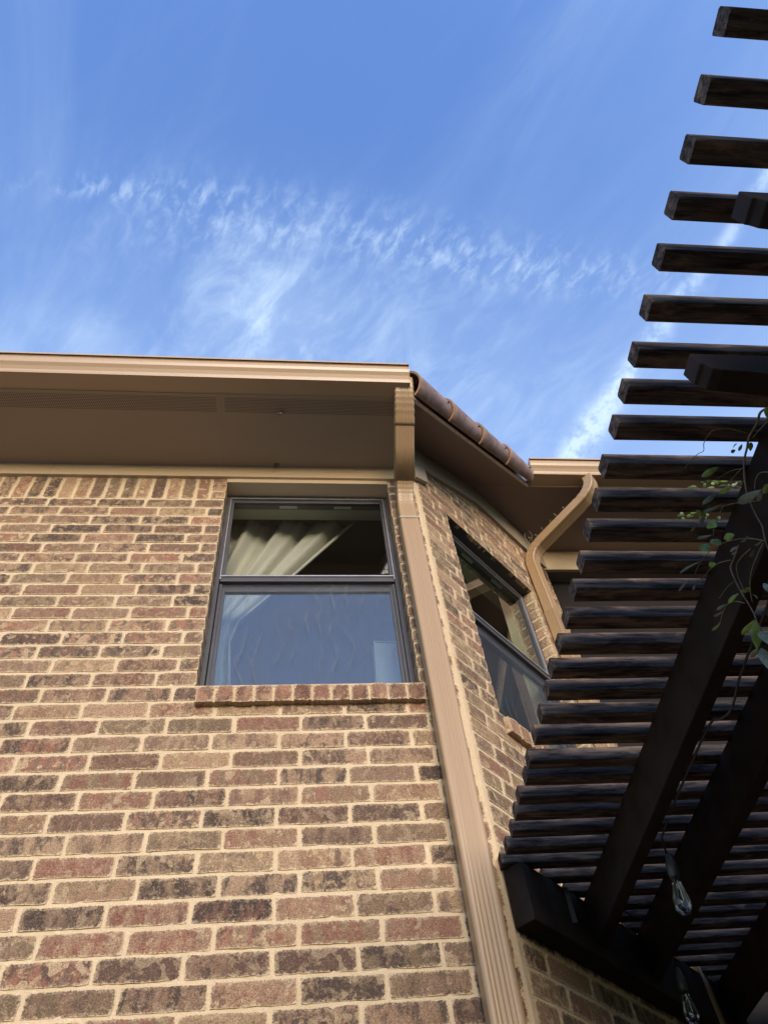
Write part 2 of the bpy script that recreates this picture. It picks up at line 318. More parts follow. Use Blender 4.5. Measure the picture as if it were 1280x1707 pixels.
M = dict(mortar=mat_mortar(), brick=mat_brick(), redbrick=mat_brick('sill_brick', True), paint=mat_paint('tan_painted_aluminium', (.43, .30, .19), .36),
         pipe=mat_paint('tan_painted_downspout', (.335, .218, .115), .38), trim=mat_paint('tan_painted_board', (.56, .42, .265), .5, False), trimgrey=mat_paint('taupe_painted_board', (.33, .265, .19), .5, False), soffit=mat_soffit(), shadedsoffit=mat_soffit('shaded_soffit_metal', .62), rafterwood=mat_simple('smooth_dark_stained_wood', (.022, .015, .012), .75, 0, 9, .3, .15),  # bay soffits take a darker copy of soffit, shade put in its colour
         wood=mat_wood(), frame=mat_simple('bronze_window_frame', (.055, .052, .056), .4, 0, 20, .1), lip=mat_simple('worn_aluminium_edge', (.34, .33, .34), .4, .5, 20, .1),
         drip=mat_simple('pale_metal_drip_edge', (.52, .48, .45), .45, .2, 20, .1), lintel=mat_simple('black_steel_lintel', (.016, .013, .013), .45, 0, 20, .2),
         tile=mat_simple('brown_clay_tile', (.25, .165, .14), .62, 0, 14, .3, .4), tileedge=mat_simple('clay_tile_rim', (.32, .2, .12), .8, 0, 30, .2),
         glass=mat_glass('window_glass', .028, (.97, .975, .965)), glasslow=mat_glass('window_glass_screened', .09, (.76, .84, .88), .0006, 0, .02), glassbay=mat_glass('bay_window_glass', .06, (.93, .97, .93)),
         glassdark=mat_glass('bay_window_glass_screened', .0, (.75, .8, .8), 0, 0, .02), screen=mat_screen(),
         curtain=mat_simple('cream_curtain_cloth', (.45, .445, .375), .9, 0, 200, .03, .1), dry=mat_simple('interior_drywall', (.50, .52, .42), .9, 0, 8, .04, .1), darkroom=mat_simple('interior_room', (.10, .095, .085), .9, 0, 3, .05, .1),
         reveal=mat_simple('pale_green_reveal', (.36, .38, .29), .85, 0, 8, .04, .1), chair=mat_simple('pale_upholstery', (.62, .62, .58), .85, 0, 60, .04, .2), black=mat_simple('black_rubber', (.012, .012, .013), .5, 0, 30, .1),
         rust=mat_simple('rusty_steel', (.30, .22, .16), .6, .6, 60, .4), latch=mat_simple('white_latch', (.6, .6, .5), .5, 0, 30, .05), filament=mat_simple('bulb_filament', (.5, .42, .3), .3, .8, 30, .05),
         stem=mat_simple('vine_bark', (.13, .085, .06), .8, 0, 60, .3), twig=mat_simple('green_vine_stem', (.13, .12, .05), .7, 0, 60, .25), dead=mat_simple('dried_tendril', (.42, .38, .32), .9, 0, 60, .2),
         leafg=mat_simple('vine_leaf', (.105, .17, .025), .5, 0, 90, .3), leafb=mat_simple('vine_leaf_underside', (.075, .105, .08), .45, 0, 90, .25), siding=mat_simple('dark_brown_siding', (.014, .010, .008), .8, 0, 5, .1, .2), lowbounce=mat_simple('low_bounce_paving', (.018, .017, .017), .9, 0, 4, .2, .2), bounce_patio=mat_simple('bounce_concrete', (.36, .32, .26), .9, 0, 2, .12, .2), lawn=mat_simple('lawn', (.05, .075, .02), .95, 0, 1.2, .4, .1))
def mat_bulb():
    m = Mat('clear_bulb_glass'); N, L = m.N, m.L; N.remove(m.b); out = [n for n in N if n.type == 'OUTPUT_MATERIAL'][0]
    tr = N.new('ShaderNodeBsdfTransparent'); tr.inputs[0].default_value = (.88, .9, .9, 1); gl = N.new('ShaderNodeBsdfGlossy'); gl.inputs['Roughness'].default_value = .02
    lw = N.new('ShaderNodeLayerWeight'); lw.inputs[0].default_value = .35; mx = N.new('ShaderNodeMixShader'); L.new(m.math('MULTIPLY_ADD', lw.outputs['Fresnel'], .5, .03, True), mx.inputs[0])
    L.new(tr.outputs[0], mx.inputs[1]); L.new(gl.outputs[0], mx.inputs[2]); L.new(mx.outputs[0], out.inputs[0]); return m.m
M['bulb'] = mat_bulb()

# ---------------------------------------------------------------- layout numbers (metres, heights from the camera eye)
D = 2.385; TH = .759479689
C0 = Vector((.675, D, 0)); U = Vector((math.cos(TH), math.sin(TH), 0)); NI = Vector((-math.sin(TH), math.cos(TH), 0))   # along the bay wall, inwards
UE = 1.56                                                    # length of the bay wall
YC = D+UE*U.y
COURSE, PITCH = .0815, .2535
def zc(k): return .6110*D-COURSE*(k-26)                      # bottom of brick course k
RS = .65                                                     # rise of the rake soffit per metre of Y
def rakez(y): return 3.98+RS*(y-1.9)
def frame2px(p):
    v = [sum(RC[i][j]*p[j] for j in range(3)) for i in range(3)]
    if v[2] < .1: return None
    return 640+1298.25*v[0]/v[2], 853.5+1298.25*v[1]/v[2]
def in_view(p, m=12):
    q = frame2px(p); return q is not None and -m < q[0] < 1280+m and -m < q[1] < 1707+m

house = empty('house', (0, 0, EYE)); tag(house, 'two storey brick house with tan gutters and an angled bay', 'house')

# ground (its heights are below the eye)
g = MB(); g.add([(-400, -400, -.012), (400, -400, -.012), (400, 400, -.012), (-400, 400, -.012)], [(0, 1, 2, 3)]); go = g.build('lawn', M['lawn']); tag(go, kind='structure')
g = MB(); g.box(-7, -1.3, -4.5, 2.36, -.1, 0.0); go = g.build('bounce_patio', M['bounce_patio']); tag(go, kind='structure')  # unseen ground, made pale to bounce light up to the front soffit
g = MB(); g.box(-1.295, 6, -4.5, 3.4, -.1, 0.0); go = g.build('low_bounce_ground', M['lowbounce']); tag(go, kind='structure')  # unseen ground, made dark so less light bounces up under the pergola

# ---------------------------------------------------------------- brick walls
rnd = random.Random(11)
def brick_mesh(Lx, H, depth, seed, mat, flat=False):
    """front face is an uneven grid at y<=0, body runs back to y=depth; local x along, z up, centred"""
    r = random.Random(seed); nx = max(4, int(Lx/.014)); nz = max(5, int(H/.0135))
    V = []; idx = {}; E = []; UVc = []
    ph = [r.uniform(0, 6.28) for _ in range(8)]; am = [r.uniform(0, .0016) for _ in range(4)]
    chip = [(r.uniform(-.5, .5)*Lx, r.choice((-1, -1, 1))*H/2, r.uniform(.006, .014)) for _ in range(r.choice((0, 0, 1, 2)))]
    for j in range(nz+1):
        for i in range(nx+1):
            a = i/nx; b = j/nz; x = (a-.5)*Lx; z = (b-.5)*H; bi, bj = i in (0, nx), j in (0, nz); y = 0
            if bj: z += max(-.002, min(.002, r.gauss(0, .0007)))+am[j > 0]*math.sin(x*24+ph[j > 0])
            if bi: x += max(-.002, min(.002, r.gauss(0, .0007)))+am[2+(i > 0)]*math.sin(z*50+ph[2+(i > 0)])
            y = -.0010*math.sin(x*31+ph[4])*math.sin(z*70+ph[5])-.0006*math.sin(x*80+ph[6])+r.gauss(0, .0004)
            if bi or bj: y += .0014
            if bi and bj: x *= 1-.0016/Lx*2; z *= 1-.0012/H*2
            for cx, cz, cr in chip:
                d = math.hypot((x-cx)*.6, z-cz)
                if d < cr: y += .006*(1-d/cr)
            idx[i, j] = len(V); V.append((x, y, z)); E.append(min(min(a, 1-a)*Lx, min(b, 1-b)*H)); UVc.append((x, z))
    F = [(idx[i, j], idx[i+1, j], idx[i+1, j+1], idx[i, j+1]) for j in range(nz) for i in range(nx)]
    ring = [idx[i, 0] for i in range(nx+1)]+[idx[nx, j] for j in range(1, nz+1)]+[idx[i, nz] for i in range(nx-1, -1, -1)]+[idx[0, j] for j in range(nz-1, 0, -1)]
    base = len(V)
    for k in ring:
        x, y, z = V[k]; V.append((x, depth, z)); E.append(.012); UVc.append((x+(depth if abs(x) > Lx*.48 else 0), z+(depth if abs(z) > H*.45 else 0)))
    n = len(ring)
    F += [(ring[(k+1) % n], ring[k], base+k, base+(k+1) % n) for k in range(n)]
    me = mesh('brick', V, F, mat)
    uv = me.uv_layers.new(name='UVMap')
    for lp in me.loops: uv.data[lp.index].uv = UVc[lp.vertex_index]
    at = me.attributes.new('edge', 'FLOAT', 'POINT')
    for i, v in enumerate(E): at.data[i].value = v
    return me
MORT = .0116
FULL = PITCH-MORT
BH = COURSE-MORT
_full = [brick_mesh(FULL, BH, .03, 100+i, M['brick']) for i in range(20)]
_cache = {}
def get_brick(L, depth=.03, H=None, mat=None):
    H = H or BH
    if abs(L-FULL) < .002 and abs(depth-.03) < .001 and H == BH and mat is None: return rnd.choice(_full)
    k = (round(L, 2), round(depth, 2), round(H, 3), rnd.randrange(4), mat)
    if k not in _cache: _cache[k] = brick_mesh(L, H, depth, rnd.randrange(9999), M[mat] if mat else M['brick'])
    return _cache[k]
def build_wall(base_name, org, ang, s_range, zfun, opening, zbot, odd_off, extra=None, endcaps=(0, 0), limit=300):
    """mortar body + bricks. org: origin of the local frame, ang: heading of local +x; local y runs inwards"""
    W = empty('wall_dummy') if False else None
    s0, s1 = s_range; o0, o1, oz0, oz1 = opening
    mb = MB(); dp = .10
    def poly(a, b, z0, z1=None):                         # a slab between a and b whose top follows zfun
        za, zb = (zfun(a), zfun(b)) if z1 is None else (z1, z1)
        mb.hexa([(a, 0, z0), (b, 0, z0), (b, dp, z0), (a, dp, z0), (a, 0, za), (b, 0, zb), (b, dp, zb), (a, dp, za)])
    cuts = extra or []
    def run(a, b, z0):
        xs = [a]+[c for c in cuts if a < c < b]+[b]
        for p, q in zip(xs, xs[1:]): poly(p, q, z0)
    run(s0, o0, zbot); poly(o0, o1, zbot, oz0)
    if zfun((o0+o1)/2) > oz1+.03: run(o0, o1, oz1)
    run(o1, s1, zbot)
    wall = mb.build(base_name, M['mortar'], house); wall.location = org; wall.rotation_euler.z = ang
    ca, sa = math.cos(ang), math.sin(ang)
    def wpt(s, z): return (org[0]+ca*s, org[1]+sa*s, z)
    items = []
    for k in range(-14, 80):
        z0 = zc(k); zm = z0+COURSE/2
        if z0 < zbot: continue
        off = odd_off+(.0 if k % 2 == 0 else .079)
        n0 = int((s0-off)/PITCH)-2; cur = []
        n = n0
        while off+n*PITCH < s1+.3:
            cur.append([off+n*PITCH+MORT/2, off+(n+1)*PITCH-MORT/2]); n += 1
        segs = [(s0, s1)]
        if oz0 < zm < oz1: segs = [(s0, o0), (o1, s1)]
        for a, b in segs:
            for c in cur:
                ea, eb = a+(endcaps[0] if a == s0 else -.0035), b-(endcaps[1] if b == s1 else -.0035)
                lo, hi = max(c[0], ea), min(c[1], eb)
                if c[0]-ea < .05: lo = ea
                if eb-c[1] < .05: hi = eb
                if hi-lo < .035 or c[1] < ea+.035 or c[0] > eb-.035: continue
                ztop = zfun(lo)
                if z0+COURSE > min(zfun(lo), zfun(hi))-.003: continue
                dpt = .098 if (oz0 < zm < oz1 and (abs(hi-o0) < .006 or abs(lo-o1) < .006)) else .03
                items.append((lo, hi, z0+MORT*.5, z0+MORT*.5+BH, dpt, 0))
    return wall, wpt, items
def place_bricks(wall, wpt, items, limit, seed):
    r = random.Random(seed); vis = []; rest = []
    for it in items:
        lo, hi, z0, z1, dpt, kind = it; c = wpt((lo+hi)/2, (z0+z1)/2)
        (vis if in_view(c, 45) else rest).append(it)
    vis.sort(key=lambda it: -1/((frame2px(wpt((it[0]+it[1])/2, (it[2]+it[3])/2)) or (0, 0))[1]+1e4))
    vis.sort(key=lambda it: it[2])
    rest += vis[limit:]; vis = vis[:limit]
    joined_V = []; joined_F = []; UVs = []; Es = []
    for lst, single in ((vis, True), (rest, False)):
        for lo, hi, z0, z1, dpt, kind in lst:
            if abs(lo-.017) < 1e-4: lo += r.uniform(-.007, .006)
            if abs(hi-.66) < 1e-4: hi += r.uniform(-.007, .005)
            L, H = hi-lo, z1-z0
            me = brick_mesh(H, L, dpt, r.randrange(9999), M['brick']) if kind == 1 and False else get_brick(L, dpt, None if abs(H-BH) < .001 else H)
            dy = -.0042+r.gauss(0, .0005); tx = r.gauss(0, .0009)
            if single:
                o = link('brick', me, wall, ((lo+hi)/2+r.gauss(0, .0012) if dpt < .05 else (lo+hi)/2, dy, (z0+z1)/2+r.gauss(0, .0009)), (r.gauss(0, .004), r.gauss(0, .0035), r.gauss(0, .002)))
            else:
                b = len(joined_V); uvl = {}
                for v in me.vertices: joined_V.append((v.co.x+(lo+hi)/2, v.co.y+dy, v.co.z+(z0+z1)/2)); Es.append(me.attributes['edge'].data[v.index].value); UVs.append(None)
                for lp in me.loops: UVs[b+lp.vertex_index] = tuple(me.uv_layers[0].data[lp.index].uv)
                for p in me.polygons: joined_F.append(tuple(b+i for i in p.vertices))
    if joined_V:
        me = mesh('brick', joined_V, joined_F, M['brick']); uv = me.uv_layers.new(name='UVMap')
        for lp in me.loops: uv.data[lp.index].uv = UVs[lp.vertex_index]
        at = me.attributes.new('edge', 'FLOAT', 'POINT')
        for i, v in enumerate(Es): at.data[i].value = v
        o = link('outlying_bricks', me, wall); o['kind'] = 'stuff'
    return len(vis)

# front wall: opening for the sash window
AO = (-.4136, .5104, 2.275, 3.838)
ztopA = 3.975
def zA(s): return 3.655 if s < AO[0]+.001 else (3.865 if s > AO[1] else 3.6)
# left of the window the courses stop under a soldier course
wallA, wptA, itA = build_wall('brick_wall', (0, D, 0), 0, (-2.6, .675), lambda s: ztopA, AO, -1.58, -.574, endcaps=(0, .015))
solb = 3.663
itA = [i for i in itA if not (i[2] > 3.8 and i[1] > AO[0]-.01 and i[0] < AO[1]+.01)]
itA = [i for i in itA if not (i[0] < AO[0] and i[3] > solb-.002)]
x = -.4985
while x > -2.6:
    itA.append((x-.067, x, solb+.002, 3.905, .03, 0)); x -= .0815
for k in range(3):                                            # three short bricks stacked beside the window
    itA.append((-.486, AO[0]+.0035, solb+.004+k*.08, solb+.004+k*.08+BH, .098, 0))
nA = place_bricks(wallA, wptA, itA, 292, 5)
# bay wall
BO = (.272, 1.155, 2.275, 3.835)
def zB(s):
    y = D+s*U.y; return min(rakez(y), 4.60)-.012
KINK = (2.858-D)/U.y
wallB, wptB, itB = build_wall('brick_wall', tuple(C0), TH, (.0, UE), zB, BO, -1.58, -.11, extra=[KINK], endcaps=(.017, 0))
nB = place_bricks(wallB, wptB, itB, 292, 6)

# sill bricks
def sill(wall, s0, s1, n):
    mb = MB(); mb.hexa([(s0+.004, -.026, 2.163), (s1-.004, -.026, 2.163), (s1-.004, .095, 2.163), (s0+.004, .095, 2.163), (s0+.004, -.026, 2.236), (s1-.004, -.026, 2.236), (s1-.004, .095, 2.268), (s0+.004, .095, 2.268)])
    mo = mb.build('sill_mortar', M['mortar'], wall)
    p = (s1-s0)/n; r = random.Random(int(s0*100)+3)
    for i in range(n):
        w = p-.009; me = brick_mesh(w, .083, .125, 700+i, M['redbrick'], False)
        me.transform(Matrix(((1, 0, 0, 0), (0, 1, 0, 0), (0, -.25 if False else 0, 1, 0), (0, 0, 0, 1))))
        for v in me.vertices:                                  # tops slope down to the outside
            if v.co.z > .02: v.co.z += .26*(v.co.y)
        link('sill_brick', me, wall, (s0+(i+.5)*p, -.035+r.gauss(0, .0015), 2.2+r.gauss(0, .001)), (0, r.gauss(0, .006), 0))
sill(wallA, -.404, .521, 12)
sill(wallB, .282, 1.16, 11)

# ---------------------------------------------------------------- windows
def window(org, ang, o, r, opts):
    """sash window in an opening o=(s0,s1,z0,z1), frame starting r behind the brick face"""
    s0, s1, z0, z1 = o; zt = opts.get('zt', z1); W = empty('window', org, house, ang)
    f = MB(); t = .024
    f.box(s0, s0+t, r, r+.075, z0, zt); f.box(s1-t, s1, r, r+.075, z0, zt); f.box(s0+t, s1-t, r, r+.075, zt-t, zt); f.box(s0+t, s1-t, r, r+.075, z0, z0+t)
    f.build('window_frame', M['frame'], W, bevel=.0015)
    f = MB(); f.box(s0+t, s0+t+.005, r-.003, r+.02, 3.07, zt-t); f.box(s1-t-.005, s1-t, r-.003, r+.02, 3.07, zt-t); f.box(s0+t, s1-t, r-.003, r+.02, zt-t-.004, zt-t+.001)
    f.build('glazing_bead', M['lip'], W)
    zr = opts.get('rail', 3.075)
    a, b = s0+t+.006, s1-t-.006; zb = z0+t; ztt = zt-t-.002; e = .022
    us = MB(); us.box(a, a+e*.7, r+.008, r+.03, zr, ztt-.004); us.box(b-e*.7, b, r+.008, r+.03, zr, ztt-.004); us.box(a+e*.7, b-e*.7, r+.008, r+.03, ztt-e-.004, ztt-.004); us.box(a-.004, b+.004, r+.002, r+.034, zr-.036, zr)
    U1 = us.build('upper_sash', M['frame'], W, bevel=.0012)
    li = MB(); li.box(a-.004, b+.004, r-.004, r+.004, zr-.004, zr+.005); li.build('sash_edge', M['lip'], U1)
    gp = MB(); gp.box(a+e*.7, b-e*.7, r+.018, r+.0195, zr, ztt-e-.004); gp.build('glass_pane', opts['gu'], U1)
    ls = MB(); ls.box(a, a+e, r+.036, r+.06, zb, zr-.03); ls.box(b-e, b, r+.036, r+.06, zb, zr-.03); ls.box(a+e, b-e, r+.036, r+.06, zb, zb+.03); ls.box(a+e, b-e, r+.036, r+.06, zr-.075, zr-.028)
    L1 = ls.build('lower_sash', M['frame'], W, bevel=.0012)
    gp = MB(); gp.box(a+e, b-e, r+.046, r+.0475, zb+.03, zr-.075); gp.build('glass_pane', opts['gl'], L1)
    sf = MB(); w = .012
    sf.box(s0+t+.002, s0+t+.002+w, r+.018, r+.028, zb, zr-.038); sf.box(s1-t-.002-w, s1-t-.002, r+.018, r+.028, zb, zr-.038); sf.box(s0+t+.002+w, s1-t-.002-w, r+.018, r+.028, zb, zb+w)
    S1 = sf.build('screen_frame', M['frame'], W)
    sp = MB(); sp.box(s0+t+.002+w, s1-t-.002-w, r+.0225, r+.0232, zb+w, zr-.038); sp.build('insect_screen', M['screen'], S1)
    lt = MB()
    for q in (.38, .72): x = s0+(s1-s0)*q; lt.box(x-.05, x+.05, r+.034, r+.05, ztt-.024, ztt-.012)
    lt.build('sash_stop', M['latch'], W)
    return W
window((0, D, 0), 0, AO, .088, dict(gu=M['glass'], gl=M['glasslow'], zt=3.834, rail=3.095))
window(tuple(C0), TH, BO, .07, dict(gu=M['glassbay'], gl=M['glassdark'], rail=3.10))
# black lintel over the bay window
lb = MB(); lb.box(BO[0]+.001, BO[1]-.001, .004, .069, BO[3]-.008, BO[3]-.001); o = lb.build('steel_lintel', M['lintel'], wallB)

# rooms behind the windows
rm = MB()
def quad(mb, a, b, c, d): mb.add([a, b, c, d], [(0, 1, 2, 3)])
def inn(s, off): p = C0+U*s+NI*off; return (p.x, p.y)
q0 = inn((2.62-.24*NI.y-D)/U.y, .24); q1 = inn((YC+.15-.24*NI.y-D)/U.y, .24)
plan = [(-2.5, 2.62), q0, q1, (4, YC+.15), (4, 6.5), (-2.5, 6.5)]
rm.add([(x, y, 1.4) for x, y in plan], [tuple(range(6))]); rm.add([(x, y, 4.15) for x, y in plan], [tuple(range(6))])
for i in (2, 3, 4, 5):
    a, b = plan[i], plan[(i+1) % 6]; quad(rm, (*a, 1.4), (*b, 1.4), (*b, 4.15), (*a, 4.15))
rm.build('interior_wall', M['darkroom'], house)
def lining(org, ang, o, ra, rb):
    s0, s1, z0, z1 = o; mb = MB(); t = .02
    mb.box(s0-.3, s0, rb, rb+.01, z0-.8, 4.1); mb.box(s1, s1+.1, rb, rb+.01, z0-.8, 4.1); mb.box(s0, s1, rb, rb+.01, z1-.012, 4.1); mb.box(s0, s1, rb, rb+.01, z0-.8, z0)
    mb.box(s0-t, s0, ra, rb, z0, z1); mb.box(s1, s1+t, ra, rb, z0, z1); mb.box(s0-t, s1+t, ra, rb, z1-.012, z1+.01); mb.box(s0-t, s1+t, ra, rb, z0-.02, z0)
    q = mb.build('window_reveal', M['reveal'], house); q.location = org; q.rotation_euler.z = ang
lining((0, D, 0), 0, AO, .165, .235)
lining(tuple(C0), TH, (BO[0], BO[1], BO[2], BO[3]), .147, .23)

# ---------------------------------------------------------------- curtains and the chair back indoors (things of their own)
def curtain(name, label, fn, nx, nz, org=(0, 0, 0), ang=0):
    V = []; F = []
    for j in range(nz+1):
        for i in range(nx+1): V.append(fn(i/nx, j/nz))
    for j in range(nz):
        for i in range(nx): k = j*(nx+1)+i; F.append((k, k+1, k+nx+2, k+nx+1))
    me = mesh(name, V, F, M['curtain'], True); o = link(name, me, None, (org[0], org[1], org[2]+EYE), (0, 0, ang))
    sm = o.modifiers.new('thickness', 'SOLIDIFY'); sm.thickness = .003
    return tag(o, label, 'curtain', 'curtains behind the sash windows')
def lerp(x, T):
    for (a, p), (b, q) in zip(T, T[1:]):
        if x <= b: return p+(q-p)*(x-a)/(b-a)
    return T[-1][1]
def curA(a, b):
    z = 3.915-b*1.75
    xr = lerp(b, [(0, .345), (.30, -.02), (.52, -.30), (.60, -.33), (1, -.28)])
    xl = -.62; x = xl+(xr-xl)*a
    g = 1-(xr-xl)/1.0
    y = 2.72+.030*math.sin(a*6.28*4.3+1.1+b*.8)*(1-.35*b)+.012*math.sin(a*6.28*9.7+2)
    if a > .86: y -= .02*(a-.86)/.14*math.sin((a-.86)/.14*9)
    top = .014*math.sin(a*6.28*4.3+.2)*(1-b)+.02*a*(b < .01)
    return (x, y, z+top)
curtain('curtain', 'cream curtain swept to the left behind the flat front window', curA, 120, 60)
def curB(a, b):
    z = 3.86-b*1.7; xr = lerp(b, [(0, .95), (.35, .62), (.6, .50), (1, .52)]); xl = .1; x = xl+(xr-xl)*a
    y = .33+.028*math.sin(a*6.28*4+.5)+.01*math.sin(a*6.28*9); return (x, y, z)
curtain('curtain', 'pale curtain behind the angled bay window', curB, 80, 40, tuple(C0), TH)
cb = MB(); cb.hexa([(.355, 2.75, 1.9), (.72, 2.75, 1.9), (.72, 2.83, 1.9), (.355, 2.83, 1.9), (.382, 2.77, 2.935), (.72, 2.77, 2.925), (.72, 2.84, 2.925), (.382, 2.84, 2.935)])
ch = empty('chair', (.36, 2.75, 1.9+EYE)); tag(ch, 'pale upholstered chair seen low at the right of the front window', 'chair')
b_ = cb.build('backrest', M['chair'], ch, bevel=.02); b_.location = (-.36, -2.75, -1.9)
pp = MB(); pp.tube([(.362, 2.745, 1.95), (.388, 2.764, 2.925), (.70, 2.764, 2.918)], .005, 6); b2 = pp.build('piping', M['chair'], b_)
st = MB(); st.box(.355, .85, 2.84, 3.3, 1.8, 1.93); s_ = st.build('seat', M['chair'], ch, bevel=.02); s_.location = (-.36, -2.75, -1.9)
for lx in (.37, .82):
    for ly in (2.8, 3.27): lg = MB(); lg.tube([(lx, ly, 1.40), (lx, ly, 1.83)], .018, 8); l_ = lg.build('leg', M['rust'], ch); l_.location = (-.36, -2.75, -1.9)

# ---------------------------------------------------------------- eaves: frieze boards, soffits, gutters
ZS = 3.98
fb = MB(); fb.box(-2.6, -1.395, 2.362, 2.3835, 3.871, ZS-.001); fb.build('frieze_board', M['trim'], house)
fb = MB(); fb.box(-1.3935, .655, 2.362, 2.3835, 3.871, ZS-.001); fb.box(AO[0]-.03, AO[1]+.0, 2.3785, 2.384, 3.869, 3.871); fb.build('frieze_board', M['trim'], house)
hb = MB(); hb.box(AO[0]+.002, AO[1]-.002, 2.3775, 2.3995, 3.834, 3.870); hb.box(AO[0]+.002, AO[1]-.002, 2.40, D+.088, 3.8345, 3.8445); hb.build('head_board', M['trim'], house)
# frieze on the bay wall (proud), following the rake, then level
def bpt(s, off, z): p = C0+U*s+NI*off; return (p.x, p.y, z)
H = .215
def fz(s): return min(rakez(D+s*U.y-.017), 4.605)
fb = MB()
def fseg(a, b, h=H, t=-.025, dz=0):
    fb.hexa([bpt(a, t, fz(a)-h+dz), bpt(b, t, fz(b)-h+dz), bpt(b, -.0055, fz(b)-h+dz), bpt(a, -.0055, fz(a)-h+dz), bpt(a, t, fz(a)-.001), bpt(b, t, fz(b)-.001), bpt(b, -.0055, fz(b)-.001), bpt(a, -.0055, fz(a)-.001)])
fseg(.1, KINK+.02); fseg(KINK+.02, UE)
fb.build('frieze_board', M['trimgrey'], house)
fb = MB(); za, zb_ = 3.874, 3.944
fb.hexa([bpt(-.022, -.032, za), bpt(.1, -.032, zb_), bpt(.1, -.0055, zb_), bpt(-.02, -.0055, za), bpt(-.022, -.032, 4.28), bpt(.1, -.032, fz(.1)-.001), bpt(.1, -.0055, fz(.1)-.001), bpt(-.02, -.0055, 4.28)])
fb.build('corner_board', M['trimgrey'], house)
# soffits
sf = MB(); sf.box(-2.6, .60, 1.902, 2.3615, ZS, ZS+.01); sf.box(.60, .62, 1.902, 2.362, ZS, ZS+.01); sf.build('soffit', M['soffit'], house)
def rk(x, y): return (x, y, rakez(y))
A1 = Vector((.615, 1.9, ZS)); C1 = Vector((1.609, 2.857, rakez(2.857)))
ZC = rakez(2.857)
sf = MB()
wa = bpt(0, 0, 0); wk = bpt(KINK, 0, 0)
sf.add([tuple(A1), tuple(C1), (wk[0], wk[1], ZC), (wa[0], wa[1], rakez(wa[1]))], [(0, 1, 2, 3)])
sf.add([(.615, 1.9, ZS), (.667, 2.385, ZS), (.667, 2.385, rakez(2.385))], [(0, 1, 2)])
sf.build('soffit', M['shadedsoffit'], house)
sf = MB(); wu = bpt(UE, 0, 0)
sf.add([tuple(C1), (7, 2.857, ZC), (7, YC, ZC), (wu[0], wu[1], ZC), (wk[0], wk[1], ZC)], [(0, 1, 2, 3, 4)]); so = sf.build('soffit', M['shadedsoffit'], house)
# wall C: frieze board and brown panel beyond the bay
wc = MB(); wc.box(wu[0]-.02, 7, YC-.025, YC-.0005, 4.38, ZC-.001); wc.build('frieze_board', M['trim'], house)
wc = MB(); wc.box(wu[0]+.001, 7, YC+.0, YC+.14, 4.382, 4.392); wc.build('porch_soffit', M['shadedsoffit'], house)
wc = MB(); wc.box(wu[0]-.01, 7, YC+.10, YC+.14, -1.58, 4.381); wc.build('siding_panel', M['siding'], house)
# K-style gutter profile: (outwards, up)
GP = [(0, .135), (0, 0), (.098, 0), (.104, .010), (.100, .016), (.104, .028), (.118, .046), (.134, .062), (.142, .080), (.144, .108), (.150, .112), (.158, .112), (.159, .125), (.152, .130), (.146, .125)]
def gutter(x0, x1, y, z, caps):
    prof = [(y-a, z+b) for a, b in GP]; V = []; F = []; n = len(prof); t = .0015
    inner = [(y-max(a-.003, .002) if a > .01 else y-.002, z+max(b, .003)) for a, b in GP]
    ring = prof+inner[::-1]; m = len(ring); xs = [x0+(x1-x0)*i/8 for i in range(9)]
    for x in xs:
        for a, b in ring: V.append((x, a, b))
    for i in range(8):
        for k in range(m): F.append((i*m+k, i*m+(k+1) % m, (i+1)*m+(k+1) % m, (i+1)*m+k))
    G = link('gutter', mesh('gutter', V, F, M['paint']), house)
    for cx in caps:
        c = MB(); c.prism([(cx-.003, a, b) for a, b in prof[1:13]]+[(cx-.003, y, z+.12)], (.006, 0, 0)); c.build('end_cap', M['paint'], G)
    return G
GA = gutter(-2.6, .605, 1.897, ZS, (.606,))
GC = gutter(1.632, 7, 2.852, ZC+.003, (1.632,))
lip = MB(); lip.box(-2.6, .612, 1.8975, 1.9045, ZS-.006, ZS+.004); lip.build('fascia_trim', M['trimgrey'], house)
lip = MB(); lip.box(1.60, 7, 2.8525, 2.8595, ZC-.006, ZC+.004); lip.build('fascia_trim', M['trimgrey'], house)
# rake drip edge and fascia
rd = MB(); d_ = (C1-A1); dn = Vector((U.y, -U.x, 0))
def rkp(t, out, up): p = A1+d_*t+dn*out; return (p.x, p.y, p.z+up)
rd.hexa([rkp(0, 0, -.008), rkp(1, 0, -.008), rkp(1, .020, -.008), rkp(0, .020, -.008), rkp(0, 0, .020), rkp(1, 0, .020), rkp(1, .020, .020), rkp(0, .020, .020)])
rd.build('drip_edge', M['drip'], house)
rd = MB(); rd.hexa([rkp(.75, .004, .003), rkp(1.035, .004, .003), rkp(1.035, -.14, .10), rkp(.93, -.14, .10), rkp(.75, .004, .115), rkp(1.035, .004, .125), rkp(1.035, -.14, .15), rkp(.93, -.14, .15)])
rd.build('flashing', M['trimgrey'], house)
# roof deck
rf = MB()
def rr(x, y, dz=.10): return (x, y, rakez(y)+dz-.005)
pts = [rr(-4, 1.86), rr(.52, 1.86), rr(1.53, 2.87), rr(7, 2.87), rr(7, 9), rr(-4, 9)]
rf.add(pts, [(0, 1, 2, 3, 4, 5)]); rf.add([(a, b, c-.03) for a, b, c in pts], [(5, 4, 3, 2, 1, 0)])
roof = rf.build('roof', M['tile'], house)
